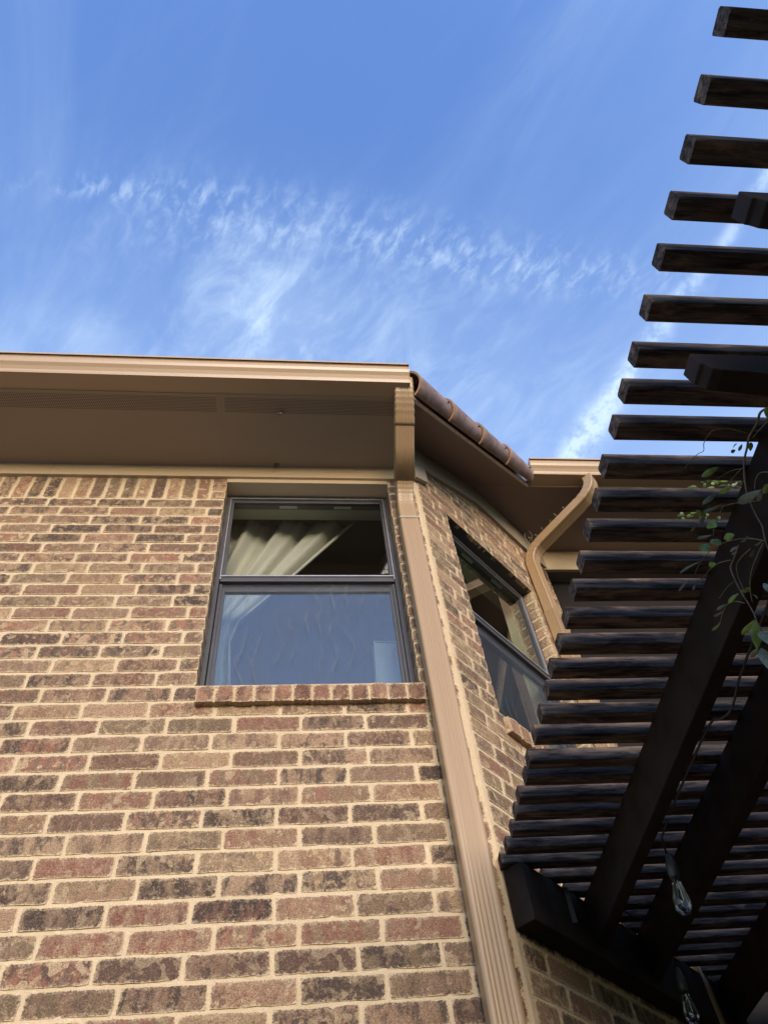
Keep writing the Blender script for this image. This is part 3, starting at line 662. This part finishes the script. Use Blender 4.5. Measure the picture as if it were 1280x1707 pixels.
# barrel tiles along the rake
axis = d_.normalized(); side = dn; upv = axis.cross(side).normalized(); upv = upv if upv.z > 0 else -upv
base = A1+side*.012
Ltot = d_.length; nt_ = 4; step = Ltot/nt_*1.0
def barrel(name, o, ax, sd, uv, L, r0, r1, th=.012, a0=-200, a1=70, n=22, parent=None):
    V = []; F = []
    segs = 8
    for i in range(segs+1):
        t = i/segs; r = r0+(r1-r0)*t
        for rad in (r, r-th):
            for k in range(n+1):
                a = R_(a0+(a1-a0)*k/n); V.append(o+ax*(L*t)+sd*(-math.cos(a)*rad)+uv*(math.sin(a)*rad))
    w = n+1
    for i in range(segs):
        for k in range(n):
            p = i*2*w+k; F.append((p, p+1, p+2*w+1, p+2*w)); q = p+w; F.append((q, q+2*w, q+2*w+1, q+1))
        p = i*2*w; F.append((p, p+2*w, p+3*w, p+w)); p += n; F.append((p, p+w, p+3*w, p+2*w))
    for i in (0, segs):
        for k in range(n): p = i*2*w+k; F.append((p, p+w, p+w+1, p+1))
    me = mesh(name, V, F, M['tile'], False); me.materials.append(M['tileedge'])
    for k, p in enumerate(me.polygons):
        p.use_smooth = k < segs*(2*n+2)
        if k >= segs*(2*n+2): p.material_index = 1
    return link(name, me, parent)
for i in range(4):
    t0 = -.0 if i == 0 else i*step*.985
    o = base+axis*(t0-.03)+upv*(.062)+side*(.020)
    tl = barrel('roof_tile', o, axis, side, upv, step*1.16 if i < 3 else step*1.07, .094, .074, a0=-10, a1=262, parent=roof)
    nl = MB()
    for q in (.42, .85):
        p = o+axis*(step*q)+side*.078-upv*.02; nl.tube([p-side*.01, p+side*.007], .005, 6)
    nl.build('nail_head', M['black'], tl)
# eave tiles just above the two gutters
for x0, x1, y in ((-2.5, .5, 1.80), (1.66, 4.5, 2.775)):
    x = x1
    while x > x0:
        o = Vector((x-.06, y, rakez(y)+.085)); a2 = Vector((0, 1, RS)).normalized(); barrel('roof_tile', o, a2, Vector((1, 0, 0)), Vector((0, -RS, 1)).normalized(), .4, .075, .068, a0=0, a1=180, n=12, parent=roof); x -= .24

# ---------------------------------------------------------------- downspouts
def spout(path, side, w, d, mats, elbows, name='pipe', ribs='front', taper=False):
    """rectangular ribbed pipe swept along path; side = horizontal unit vector across; w across, d deep; elbows: list of (i0,i1) index ranges that are crimped"""
    side = Vector(side); P = [Vector(p) for p in path]
    def prof():
        q = []; rr_ = .010
        # front face (towards -normal) with grooves, from -w/2 to w/2
        for k in range(25):
            x = -w/2+rr_+(w-2*rr_)*k/24; g = 0
            a = (x/(w/2-rr_))
            if abs(a) < .72: g = .0022*(1-math.cos((a/.72)*math.pi*4+math.pi))*.5*1.6
            q.append((x, -d/2+g))
        q += [(w/2-.003, -d/2+.003), (w/2, -d/2+rr_)]
        for k in range(1, 8):
            y = -d/2+rr_+(d-2*rr_)*k/8; a = (y/(d/2-rr_)); g = .0016*(1+math.cos(a*math.pi*3))*.5 if abs(a) < .9 and ribs != 'front' else 0
            q.append((w/2-g, y))
        q += [(w/2, d/2-rr_), (w/2-.003, d/2-.003), (w/2-rr_, d/2), (-w/2+rr_, d/2), (-w/2+.003, d/2-.003), (-w/2, d/2-rr_)]
        for k in range(1, 14):
            y = d/2-rr_-(d-2*rr_)*k/14; a = (y/(d/2-rr_)); g = .0020*(1+math.cos(a*math.pi*4))*.5 if abs(a) < .9 and ribs != 'front' else 0
            q.append((-w/2+g, y))
        q += [(-w/2, -d/2+rr_), (-w/2+.003, -d/2+.003)]
        return q
    pf = prof(); n = len(pf); V = []; F = []
    for i, p in enumerate(P):
        t = (P[min(i+1, len(P)-1)]-P[max(i-1, 0)]).normalized(); nn = side.cross(t).normalized()     # inwards
        if nn.dot(Vector(spout.inn)) < 0: nn = -nn
        s = 1.0
        for a, b in elbows:
            if a <= i <= b: s = 1.0-(.055 if (i-a) % 3 == 2 else 0)
        if taper: s *= (1, 1, .985, .95, .88)[max(0, i-len(P)+5)]
        for x, y in pf:
            V.append(p+side*(x*s)+nn*(y*s))
    for i in range(len(P)-1):
        for k in range(n): F.append((i*n+k, (i+1)*n+k, (i+1)*n+(k+1) % n, i*n+(k+1) % n))
    F += [tuple(range(n))]
    me = mesh(name, V, F, mats, True)
    bm = bmesh.new(); bm.from_mesh(me); bmesh.ops.recalc_face_normals(bm, faces=bm.faces); bm.to_mesh(me); bm.free()
    for p in me.polygons: p.use_smooth = True
    return link(name, me)
def arc(p0, c, p1, n):                       # quadratic bend
    p0, c, p1 = Vector(p0), Vector(c), Vector(p1); return [p0*(1-t)**2+c*2*t*(1-t)+p1*t*t for t in [i/n for i in range(n+1)]]
spout.inn = (0, 1, 0)
DS = empty('downspout', (0, 0, 0), house)
X = .5775
def adopt(o, parent): o.parent = parent; return o
yw = 2.327
adopt(spout([(X, yw, -1.5), (X, yw, 0), (X, yw, 1.2), (X, yw, 2.4), (X, yw, 3.372)], (1, 0, 0), .101, .076, M['pipe'], [], 'lower_pipe', 'front'), DS)
lo_ = [(X, yw+.002, 3.36), (X, yw+.002, 3.40), (X, yw+.002, 3.455)]+arc((X, yw+.002, 3.47), (X, yw+.002, 3.585), (X, 2.235, 3.665), 22)+[(X, 2.22, 3.678)]
adopt(spout(lo_, (1, 0, 0), .097, .072, M['pipe'], [(4, 24)], 'elbow', 'front'), DS).name = 'elbow'
adopt(spout([(X, 2.245, 3.657), (X, 2.10, 3.778), (X, 1.985, 3.874)], (1, 0, 0), .108, .080, M['pipe'], [], 'offset_pipe', 'front'), DS)
hi_ = [(X, 2.01, 3.853), (X, 1.995, 3.866)]+arc((X, 1.985, 3.874), (X, 1.842, 3.99), (X, 1.842, 4.06), 24)
adopt(spout(hi_, (1, 0, 0), .112, .084, M['pipe'], [(2, 26)], 'elbow', 'all', False), DS)
sb = MB(); sb.box(X-.053, X+.053, yw-.041, yw+.041, 3.358, 3.374); sb.build('strap', M['trimgrey'], DS, bevel=.002)
sb = MB(); sb.box(X-.049, X+.049, 2.02-.035, 2.02+.03, 3.862-.04, 3.866-.04); 
# bay downspout
DC = empty('downspout', (0, 0, 0), house)
W0 = C0+U*1.243+NI*(-.043); sdir = Vector((U.x, U.y, 0))
O0 = Vector((2.055, 2.795, ZC+.006)); W0x, W0y = W0.x, W0.y
hd = Vector((W0x-O0.x, W0y-O0.y, 0)).normalized(); sd2 = Vector((-hd.y, hd.x, 0)); sd2 = sd2 if sd2.dot(sdir) > 0 else -sd2
spout.inn = tuple(hd)
zt0, zt1 = 4.47, 4.245
dirv = (Vector((W0x, W0y, zt1))-Vector((O0.x, O0.y, zt0))).normalized()
pa = [O0]+arc((O0.x, O0.y, zt0+.115), (O0.x, O0.y, zt0), Vector((O0.x, O0.y, zt0))+dirv*.15, 15)
pb = arc(Vector((W0x, W0y, zt1))-dirv*.13, (W0x, W0y, zt1), (W0x, W0y, zt1-.13), 16)
pc = [(W0x, W0y, zt1-.20), (W0x, W0y, 3.72), (W0x, W0y, 3.60)]
pth = [Vector(p) for p in pa+pb+pc]
adopt(spout(pth, sd2, .098, .074, M['pipe'], [(1, 16), (17, 33)], 'elbow', 'all'), DC)
adopt(spout([(W0x, W0y, 3.63), (W0x, W0y, 2.6), (W0x, W0y, .6), (W0x, W0y, -1.5)], sd2, .105, .081, M['pipe'], [], 'lower_pipe', 'all'), DC)

# eye bolts under the eave
def eyebolt(loc, label_rot):
    e = MB(); c = Vector(loc); R0 = .016
    e.tube([c+Vector((math.cos(a)*R0, math.sin(a)*R0*math.cos(label_rot), math.sin(a)*R0*math.sin(label_rot)-.015)) for a in [i*2*math.pi/14 for i in range(15)]], .0046, 6); e.tube([c+Vector((0, 0, .004)), c+Vector((0, 0, -.002))], .009, 10)
    e.build('eye_bolt', M['rust'], house, smooth=True)
eyebolt((-.1085, 2.003, ZS-.002), 0.9)
e = MB(); c = Vector((-.135, 2.350, 3.975))
e.tube([c+Vector((math.cos(a)*.011, math.sin(a)*.008-.006, math.sin(a*2)*.005)) for a in [i*2*math.pi/14 for i in range(15)]], .004, 6); e.tube([c+Vector((-.012, .01, 0)), c+Vector((.014, -.012, .004))], .004, 6); e.build('eye_bolt', M['rust'], house, smooth=True)

# ---------------------------------------------------------------- pergola
perg = empty('pergola', (.675, 0, EYE)); tag(perg, 'dark stained wooden pergola of narrow slats fixed to the brick bay', 'pergola')
def pl(o): o.location = (-.675, 0, 0); return o
ZP = 1.43
SY = [-.565-.09*i for i in range(26, -1, -1)]+[-.475, -.385, -.295, -.205, -.113, 0.0, .101, .196, .291, .383, .481, .580, .662, .749, .846, .935, 1.021, 1.115, 1.203, 1.295, 1.385, 1.475, 1.560, 1.650, 1.739, 1.848, 1.921, 2.016, 2.097, 2.185, 2.274, 2.364, 2.459, 2.552, 2.648, 2.735, 2.820, 2.913, 2.998, 3.090, 3.178, 3.262, 3.345]  # first run lies unseen behind the camera, added to shade the lower brick
rs = random.Random(8)
def beam_mesh(L, w, h, seed):
    """a slightly bowed squared timber, local x from 0 to L, rounded arrises"""
    r = random.Random(seed); bm = bmesh.new(); nseg = 14; ring = []; b = .0035
    prof = [(-w/2+b, 0), (w/2-b, 0), (w/2, b), (w/2, h-b), (w/2-b, h), (-w/2+b, h), (-w/2, h-b), (-w/2, b)]
    p1, p2 = r.uniform(0, 6), r.uniform(0, 6)
    for i in range(nseg+1):
        x = L*i/nseg; dy = .0018*math.sin(x*1.7+p1); dz = .0012*math.sin(x*2.3+p2)
        ring.append([bm.verts.new((x, y+dy+r.gauss(0, .0003), z+dz+r.gauss(0, .0003))) for y, z in prof])
    for a, c in zip(ring, ring[1:]):
        for k in range(8): bm.faces.new((a[k], a[(k+1) % 8], c[(k+1) % 8], c[k]))
    bm.faces.new(ring[0]); bm.faces.new(ring[-1][::-1]); bmesh.ops.recalc_face_normals(bm, faces=bm.faces)
    me = bpy.data.meshes.new('slat'); bm.to_mesh(me); bm.free(); me.materials.append(M['wood']); return me
sm = [beam_mesh(5.4, .0425, .0445, 40+i) for i in range(6)]  # slats lengthened out of view to block light from the right
for i, y in enumerate(SY):
    xs = .6765+rs.gauss(0, .0016)
    if y > 2.40: xs = .675+(y-2.385)/U.y*U.x+.055/U.y+rs.gauss(0, .003)
    link('slat', rs.choice(sm), perg, (xs-.675, y, ZP+rs.gauss(0, .001)), (rs.gauss(0, .02), rs.gauss(0, .0007), rs.gauss(0, .0012)))
# rafters run towards the wall and end against the ledger
RB = 1.275
def wallY(x): return D+(x-.675)/U.x*U.y
for x in (.9985, 1.256, 1.702, 2.147, 2.592, 3.037, 3.482, 3.93, 4.37, 4.82, 5.27, 5.72):  # outermost ones are unseen, added under the lengthened slats
    y1 = min(wallY(x)-.078/U.x-.002, YC-.06); y1b = min(wallY(x+.044)-.078/U.x-.002, YC-.06)
    r = MB(); r.hexa([(x, -2.9, RB), (x+.0437, -2.9, RB), (x+.0437, y1b, RB), (x, y1, RB), (x, -2.9, ZP-.002), (x+.0437, -2.9, ZP-.002), (x+.0437, y1b, ZP-.002), (x, y1, ZP-.002)])
    o = r.build('rafter', M['rafterwood'], perg, bevel=.003); pl(o)
    # grain of the rafters runs along Y: turn the mesh
    me = o.data; me.transform(Matrix.Rotation(-math.pi/2, 4, 'Z')); o.rotation_euler.z = math.pi/2
# pair of beams under the rafters, their tails cut in a scroll
tail = [(.698, 1.229), (.7045, 1.2255), (.712, 1.2085), (.728, 1.203), (.77, 1.198), (.83, 1.186), (.90, 1.160), (.95, 1.125), (.98, 1.09)]
for yb in (.226, .503, -2.4, -2.68):
    b_ = MB(); poly = [(x, yb, z) for x, z in tail]+[(6.1, yb, 1.09), (6.1, yb, RB-.002), (.6965, yb, RB-.002)]
    b_.prism(poly, (0, .042, 0)); pl(b_.build('beam', M['rafterwood'], perg, bevel=.002))
for x, ya, yc_ in ((1.9, .283, .488), (5.6, .283, .488), (1.9, -2.623, -2.415), (5.6, -2.623, -2.415)):
    p = MB(); p.box(x, x+.14, ya, yc_, -EYE, RB-.002); pl(p.build('post', M['wood'], perg, bevel=.004))
# ledger bolted along the bay wall
lg = MB(); lg.hexa([bpt(-.004, -.082, 1.232), bpt(UE-.05, -.082, 1.232), bpt(UE-.05, -.008, 1.232), bpt(-.004, -.008, 1.232), bpt(-.004, -.082, 1.424), bpt(UE-.05, -.082, 1.424), bpt(UE-.05, -.008, 1.424), bpt(-.004, -.008, 1.424)])
pl(lg.build('ledger', M['rafterwood'], perg, bevel=.003))
jh = MB()
for s in (.24,):
    a = bpt(s, -.083, 0); jh.box(a[0]-.004, a[0]+.012, a[1]-.006, a[1]+.004, 1.30, 1.42)
pl(jh.build('joist_hanger', M['frame'], perg))

# ---------------------------------------------------------------- string of bulbs under the rafters
sl = empty('string_light', (1.06, 2.0, 1.27+EYE)); tag(sl, 'string of clear glass bulbs hanging under the dark rafters', 'string lights')
def ps(o): o.location = (-1.06, -2.0, -1.27); return o
cord = MB()
cord.tube(catmull([(1.052, .9, 1.268), (1.06, 1.24, 1.262), (1.064, 1.285, 1.262), (1.066, 1.33, 1.262), (1.062, 1.378, 1.243), (1.058, 1.415, 1.236), (1.054, 1.455, 1.25), (1.05, 1.5, 1.272), (1.048, 1.7, 1.2735), (1.05, 1.88, 1.2735)], 5), .0035, 6)
cord.tube(catmull([(1.05, 1.88, 1.2735), (1.049, 1.95, 1.33), (1.048, 2.1, 1.37), (1.048, 2.40, 1.37), (1.15, 2.60, 1.38), (1.30, 2.66, 1.37), (1.305, 2.68, 1.30), (1.285, 2.69, 1.262)], 5), .0025, 6)
ps(cord.build('cord', M['black'], sl, smooth=True))
def bulb(x, y, z, tilt=(0, 0), zc_=None):
    """z is the lowest point of the glass"""
    s = MB(); s.lathe([(.0, .178), (.006, .178), (.010, .170), (.0125, .150), (.0155, .146), (.0165, .118), (.0145, .108), (.0135, .1), (.0, .1)], n=16)
    so_ = s.build('socket', M['black'] if tilt[0] == 0 else M['rust'], sl, smooth=True)
    so_.location = (x-1.06, y-2.0, z-1.27); so_.rotation_euler = (tilt[0], tilt[1], 0); so_.data.materials[0] = M['socket']
    g_ = MB(); g_.lathe([(.0005, 0), (.008, .001), (.016, .006), (.0215, .014), (.0245, .025), (.0245, .036), (.0215, .052), (.0175, .068), (.0140, .085), (.0125, .102)], n=24)
    gb = g_.build('glass_bulb', M['bulb'], so_, smooth=True)
    f_ = MB(); f_.tube([(-.004, 0, .098), (-.007, 0, .04), (-.003, 0, .062), (0, 0, .038), (.003, 0, .062), (.007, 0, .04), (.004, 0, .098)], .0007, 4); f_.build('filament', M['filament'], so_)
M['socket'] = mat_simple('socket_plastic', (.03, .029, .024), .5, 0, 40, .15)
bulb(1.066, 2.05, 1.078, (.10, .08))
bulb(1.285, 2.70, 1.062, (.05, .04))
for P_ in ([(1.05, 1.90, 1.272), (1.053, 1.98, 1.268), (1.075, 2.032, 1.252)], [(1.28, 2.68, 1.26), (1.286, 2.695, 1.238)]):
    dr = MB(); dr.tube(P_, .003, 6); ps(dr.build('drop_wire', M['black'], sl, smooth=True)) 

# ---------------------------------------------------------------- vine
vine = empty('climbing_vine', (.93, .66, 1.33+EYE)); tag(vine, 'green climbing vine hanging from the pergola slats at the right', 'vine')
def pv(o): o.location = (-.93, -.66, -1.33); return o
STEMS=[
 (0.0029,[(0.93, 0.6385, 1.3274), (0.9286, 0.6372, 1.3353), (0.9272, 0.6561, 1.3517), (0.9258, 0.677, 1.3471), (0.9244, 0.7117, 1.3538), (0.923, 0.7348, 1.3456), (0.9216, 0.759, 1.3377), (0.9202, 0.7851, 1.3166), (0.9188, 0.8079, 1.2863), (0.9174, 0.8185, 1.2552), (0.916, 0.8257, 1.2245), (0.9146, 0.8301, 1.1971), (0.9132, 0.8456, 1.1717), (0.9118, 0.8576, 1.1406)]),
 (0.0012,[(0.93, 0.7114, 1.3652), (0.89, 0.706, 1.3745), (0.857, 0.7079, 1.3739), (0.8462, 0.722, 1.3734), (0.8424, 0.7403, 1.3729), (0.8469, 0.7579, 1.3723), (0.8339, 0.7681, 1.3718), (0.8172, 0.8012, 1.3713)]),
 (0.0012,[(0.93, 0.7869, 1.3505), (0.9266, 0.8036, 1.371), (0.913, 0.8162, 1.374), (0.9025, 0.8267, 1.3735)]),
 (0.0014,[(0.93, 0.7818, 1.3458), (0.9189, 0.8037, 1.347), (0.9077, 0.8223, 1.3427)]),
 (0.0013,[(0.93, 0.7396, 1.2572), (0.9211, 0.7512, 1.2738), (0.9122, 0.7613, 1.2669), (0.9033, 0.7733, 1.2473)]),
 (0.0014,[(0.93, 0.6523, 1.3178), (0.925, 0.6835, 1.3309), (0.9201, 0.7038, 1.3351)]),
 (0.0013,[(0.93, 0.8635, 1.1956), (0.9326, 0.8944, 1.2468), (0.9353, 0.9325, 1.2937), (0.9379, 0.9731, 1.3337), (0.9406, 1.021, 1.3677), (0.9348, 1.0597, 1.377), (0.9314, 1.0986, 1.3774)]),
 (0.0014,[(0.93, 0.9053, 1.2252), (0.9325, 0.942, 1.245), (0.935, 0.9694, 1.2532), (0.9375, 0.9889, 1.2403), (0.94, 1.0015, 1.2093)]),
 (0.0012,[(0.93, 0.9698, 1.271), (0.9321, 1.0063, 1.3077), (0.9341, 1.0402, 1.3305), (0.9362, 1.0694, 1.3453), (0.9383, 1.1037, 1.3589)]),
 (0.0023,[(0.93, 0.9258, 1.2649), (0.9279, 0.9589, 1.2599), (0.9258, 0.9776, 1.2568), (0.9237, 0.9842, 1.2381), (0.9216, 0.9889, 1.2076), (0.9195, 0.9911, 1.1749), (0.9174, 0.9904, 1.1495), (0.9153, 0.9916, 1.1231), (0.9132, 0.9994, 1.0933), (0.9111, 1.004, 1.0696)]),
 (0.0014,[(0.93, 0.87, 1.196), (0.9292, 0.9003, 1.1973), (0.9284, 0.9392, 1.1943), (0.9276, 0.9703, 1.1779), (0.9268, 0.9887, 1.1531)]),
 (0.0012,[(0.93, 1.0123, 1.1774), (0.9268, 1.0269, 1.2007), (0.9235, 1.0485, 1.2171), (0.9203, 1.0718, 1.2173), (0.9171, 1.0938, 1.2099), (0.9138, 1.1269, 1.2191)]),
 (0.0010,[(0.93, 1.0008, 1.2351), (0.9193, 1.0167, 1.2343), (0.9086, 1.044, 1.2308)]),
 (0.0011,[(0.93, 0.8867, 1.3619), (0.9177, 0.9291, 1.3501), (0.9053, 0.9442, 1.323)]),
 (0.0011,[(0.93, 0.8112, 1.2621), (0.9252, 0.8482, 1.3118), (0.9204, 0.8786, 1.3461), (0.9155, 0.9047, 1.3686), (0.8966, 0.9202, 1.3721)]),
]
LEAVES=[
 ((0.8636, 0.8235, 1.3746),(0.8961, 0.7978, 1.3755),0.0130,0),
 ((0.9232, 0.7184, 1.3416),(0.9282, 0.7377, 1.3382),0.0099,0),
 ((0.9018, 0.7427, 1.3589),(0.8945, 0.721, 1.34),0.0050,0),
 ((0.9169, 0.7503, 1.3602),(0.9202, 0.734, 1.362),0.0063,0),
 ((0.91, 0.7613, 1.3742),(0.9194, 0.7559, 1.3753),0.0076,0),
 ((0.898, 0.8255, 1.2744),(0.8982, 0.7564, 1.2182),0.0173,1),
 ((0.9185, 0.8021, 1.2458),(0.9162, 0.7754, 1.2398),0.0097,1),
 ((0.9012, 0.7348, 1.2057),(0.8981, 0.7618, 1.2093),0.0139,0),
 ((0.8981, 0.6179, 1.2999),(0.9065, 0.6396, 1.2818),0.0116,0),
 ((0.8868, 0.8944, 1.3743),(0.9134, 0.864, 1.3741),0.0106,1),
 ((0.9055, 0.856, 1.3566),(0.9132, 0.8182, 1.333),0.0104,0),
 ((0.8938, 0.919, 1.3728),(0.9071, 0.8971, 1.3738),0.0067,1),
 ((0.8928, 0.9184, 1.3742),(0.9224, 0.88, 1.3554),0.0054,1),
 ((0.8943, 0.9495, 1.3719),(0.9025, 0.9167, 1.3719),0.0081,1),
 ((0.8814, 0.9679, 1.372),(0.8889, 0.9435, 1.3704),0.0041,1),
 ((0.8782, 0.907, 1.3714),(0.894, 0.9251, 1.3721),0.0120,0),
 ((0.8965, 0.9251, 1.3464),(0.8827, 0.8948, 1.289),0.0212,0),
 ((0.9169, 1.0034, 1.3726),(0.9089, 0.9847, 1.3199),0.0207,0),
 ((0.9137, 0.9622, 1.3368),(0.9105, 0.9477, 1.2945),0.0187,0),
 ((0.907, 0.9254, 1.288),(0.9169, 0.9034, 1.273),0.0155,0),
 ((0.9018, 1.0051, 1.2962),(0.8972, 0.9773, 1.2689),0.0120,0),
 ((0.9021, 0.9865, 1.3737),(0.9029, 0.9418, 1.3242),0.0068,1),
 ((0.8888, 1.0874, 1.3712),(0.8986, 1.0159, 1.3256),0.0056,1),
 ((0.9047, 1.1433, 1.3737),(0.9142, 1.101, 1.3669),0.0057,1),
 ((0.9145, 1.109, 1.3368),(0.9222, 1.0996, 1.3473),0.0056,1),
 ((0.8985, 0.8849, 1.2194),(0.8851, 0.844, 1.1865),0.0061,1),
 ((0.903, 0.9297, 1.2466),(0.9071, 0.9065, 1.2352),0.0063,1),
 ((0.9165, 0.944, 1.2551),(0.9075, 0.9186, 1.2318),0.0077,1),
 ((0.9066, 0.8964, 1.1847),(0.896, 0.865, 1.1691),0.0097,1),
 ((0.9111, 0.8731, 1.1932),(0.8971, 0.8364, 1.1589),0.0048,1),
 ((0.9194, 1.0427, 1.2123),(0.9268, 1.006, 1.2025),0.0090,0),
 ((0.9284, 0.9995, 1.1966),(0.9318, 0.9727, 1.1819),0.0126,0),
 ((0.9286, 0.981, 1.1656),(0.9141, 0.958, 1.1263),0.0049,0),
 ((0.9051, 1.068, 1.2199),(0.9143, 1.0426, 1.2102),0.0065,1),
 ((0.9221, 1.1084, 1.244),(0.9174, 1.0668, 1.2146),0.0054,1),
 ((0.928, 1.1472, 1.2392),(0.9285, 1.1057, 1.2201),0.0054,0),
 ((0.9236, 1.0094, 1.122),(0.916, 1.0435, 1.0719),0.0220,0),
 ((0.9017, 1.0412, 1.1132),(0.8978, 0.9819, 1.0914),0.0098,0),
 ((0.8998, 1.0544, 1.0613),(0.8943, 1.0134, 1.0466),0.0096,1),
 ((0.9287, 1.047, 1.0805),(0.9219, 1.0537, 1.0238),0.0194,1),
 ((0.8953, 0.9853, 1.0633),(0.8814, 0.9686, 1.0057),0.0164,1),
 ((0.9009, 0.9066, 1.1143),(0.9055, 0.9116, 1.0912),0.0094,1),
]
TOPL= [(0.999, 0.933, 1.539), (1.085, 0.941, 1.549), (0.963, 0.931, 1.545), (1.034, 0.925, 1.534), (1.068, 0.98, 1.62), (1.009, 0.977, 1.6), (1.033, 0.973, 1.573), (0.981, 0.933, 1.533), (1.052, 0.975, 1.61), (1.056, 0.934, 1.533), (0.991, 0.938, 1.549), (0.99, 0.951, 1.543), (0.992, 0.977, 1.581), (1.13, 0.978, 1.611), (1.079, 0.982, 1.597), (1.02, 0.933, 1.549), (1.121, 0.994, 1.613), (1.04, 0.981, 1.602), (1.065, 0.97, 1.578), (1.05, 0.952, 1.554), (1.074, 0.949, 1.537), (1.118, 0.982, 1.59), (0.966, 0.952, 1.541), (1.076, 0.94, 1.535), (1.004, 0.968, 1.581), (1.06, 0.956, 1.55), (0.945, 1.04, 1.531), (1.095, 1.055, 1.587), (1.076, 1.063, 1.569), (1.089, 1.051, 1.577), (1.023, 1.075, 1.584), (1.006, 1.03, 1.532), (0.967, 1.054, 1.564), (1.065, 1.037, 1.54), (1.016, 1.059, 1.567), (0.981, 1.076, 1.588), (0.969, 1.047, 1.557), (1.057, 1.034, 1.546), (1.015, 1.044, 1.537), (0.996, 1.073, 1.592), (1.049, 1.066, 1.59), (1.084, 1.057, 1.592), (1.003, 1.062, 1.589), (1.008, 1.043, 1.542)]

for i, (r0, pts) in enumerate(STEMS):
    s = MB(); P = catmull(pts, 4); n = len(P); s.tube(P, [r0*(1-.5*k/n) for k in range(n)], 6); pv(s.build('stem', M['stem'] if r0 > .002 else M['twig'], vine, smooth=True))
def leaf(a, b, w, kind, parent, off, seed):
    r = random.Random(seed); a = Vector(a); b = Vector(b); ax = b-a; L = ax.length; ax.normalize()
    view = ((a+b)/2).normalized(); nrm = (view+Vector((r.uniform(-.4, .4), r.uniform(-.4, .4), r.uniform(-.4, .4)))).normalized(); sd = ax.cross(nrm).normalized(); nr = sd.cross(ax)
    V = []; F = []; n = 8
    for i in range(n+1):
        t = i/n; ww = w/2*(math.sin(math.pi*t**.8)**.8 if 0 < t < 1 else .03); cur = -.10*L*math.sin(t*math.pi)
        c = a+ax*(L*t)+nr*cur
        V += [c-sd*ww+nr*ww*.35, c, c+sd*ww+nr*ww*.35]
        if i < n: k = i*3; F += [(k, k+1, k+4, k+3), (k+1, k+2, k+5, k+4)]
    me = mesh('leaf', [v-Vector(off) for v in V], F, M['leafg'] if kind == 0 else M['leafb'], True); return link('leaf', me, parent)
for i, (a, b, w, k) in enumerate(LEAVES): leaf(a, b, w*1.1, k, vine, (.93, .66, 1.33), i)
for i, p in enumerate(TOPL):
    r = random.Random(900+i); q = Vector(p)+Vector((r.uniform(-.02, .02), r.uniform(-.01, .01), r.uniform(-.012, .012))); leaf(p, q, .009, r.choice((0, 0, 1)), vine, (.93, .66, 1.33), 300+i)

# dried vine tendrils clinging to the bay downspout
dv_ = empty('dried_vine', (W0x, W0y, 4.25+EYE)); tag(dv_, 'dried curly tendrils stuck to the bend of the bay downspout', 'dried vine')
rt = random.Random(5)
for k in range(9):
    t = (0, .02, .05, .1, .2, .3, .42, .55, .68)[k]; s0 = Vector((W0x, W0y, zt1))-dirv*(.02+t*.55)-sd2*.045
    s0 = s0+Vector((0, 0, .035)); m_ = MB(); big = 1.0 if k < 4 else .4
    p = [s0]; d0 = (-sd2*1.0+Vector((0, 0, .9))+hd*rt.uniform(-.5, .5)).normalized()
    for i in range(5): p.append(p[-1]+(d0+Vector((rt.uniform(-.6, .6), rt.uniform(-.6, .6), rt.uniform(-.6, .6))))*.014*big)
    m_.tube(p, .0011, 4); q = p[2]; m_.tube([q, q+Vector((rt.uniform(-.03, .01), rt.uniform(-.02, .02), .02))*big], .0009, 4)
    o = m_.build('tendril', M['dead'], dv_); o.location = (-W0x, -W0y, -4.25)
print('bricks', nA, nB)
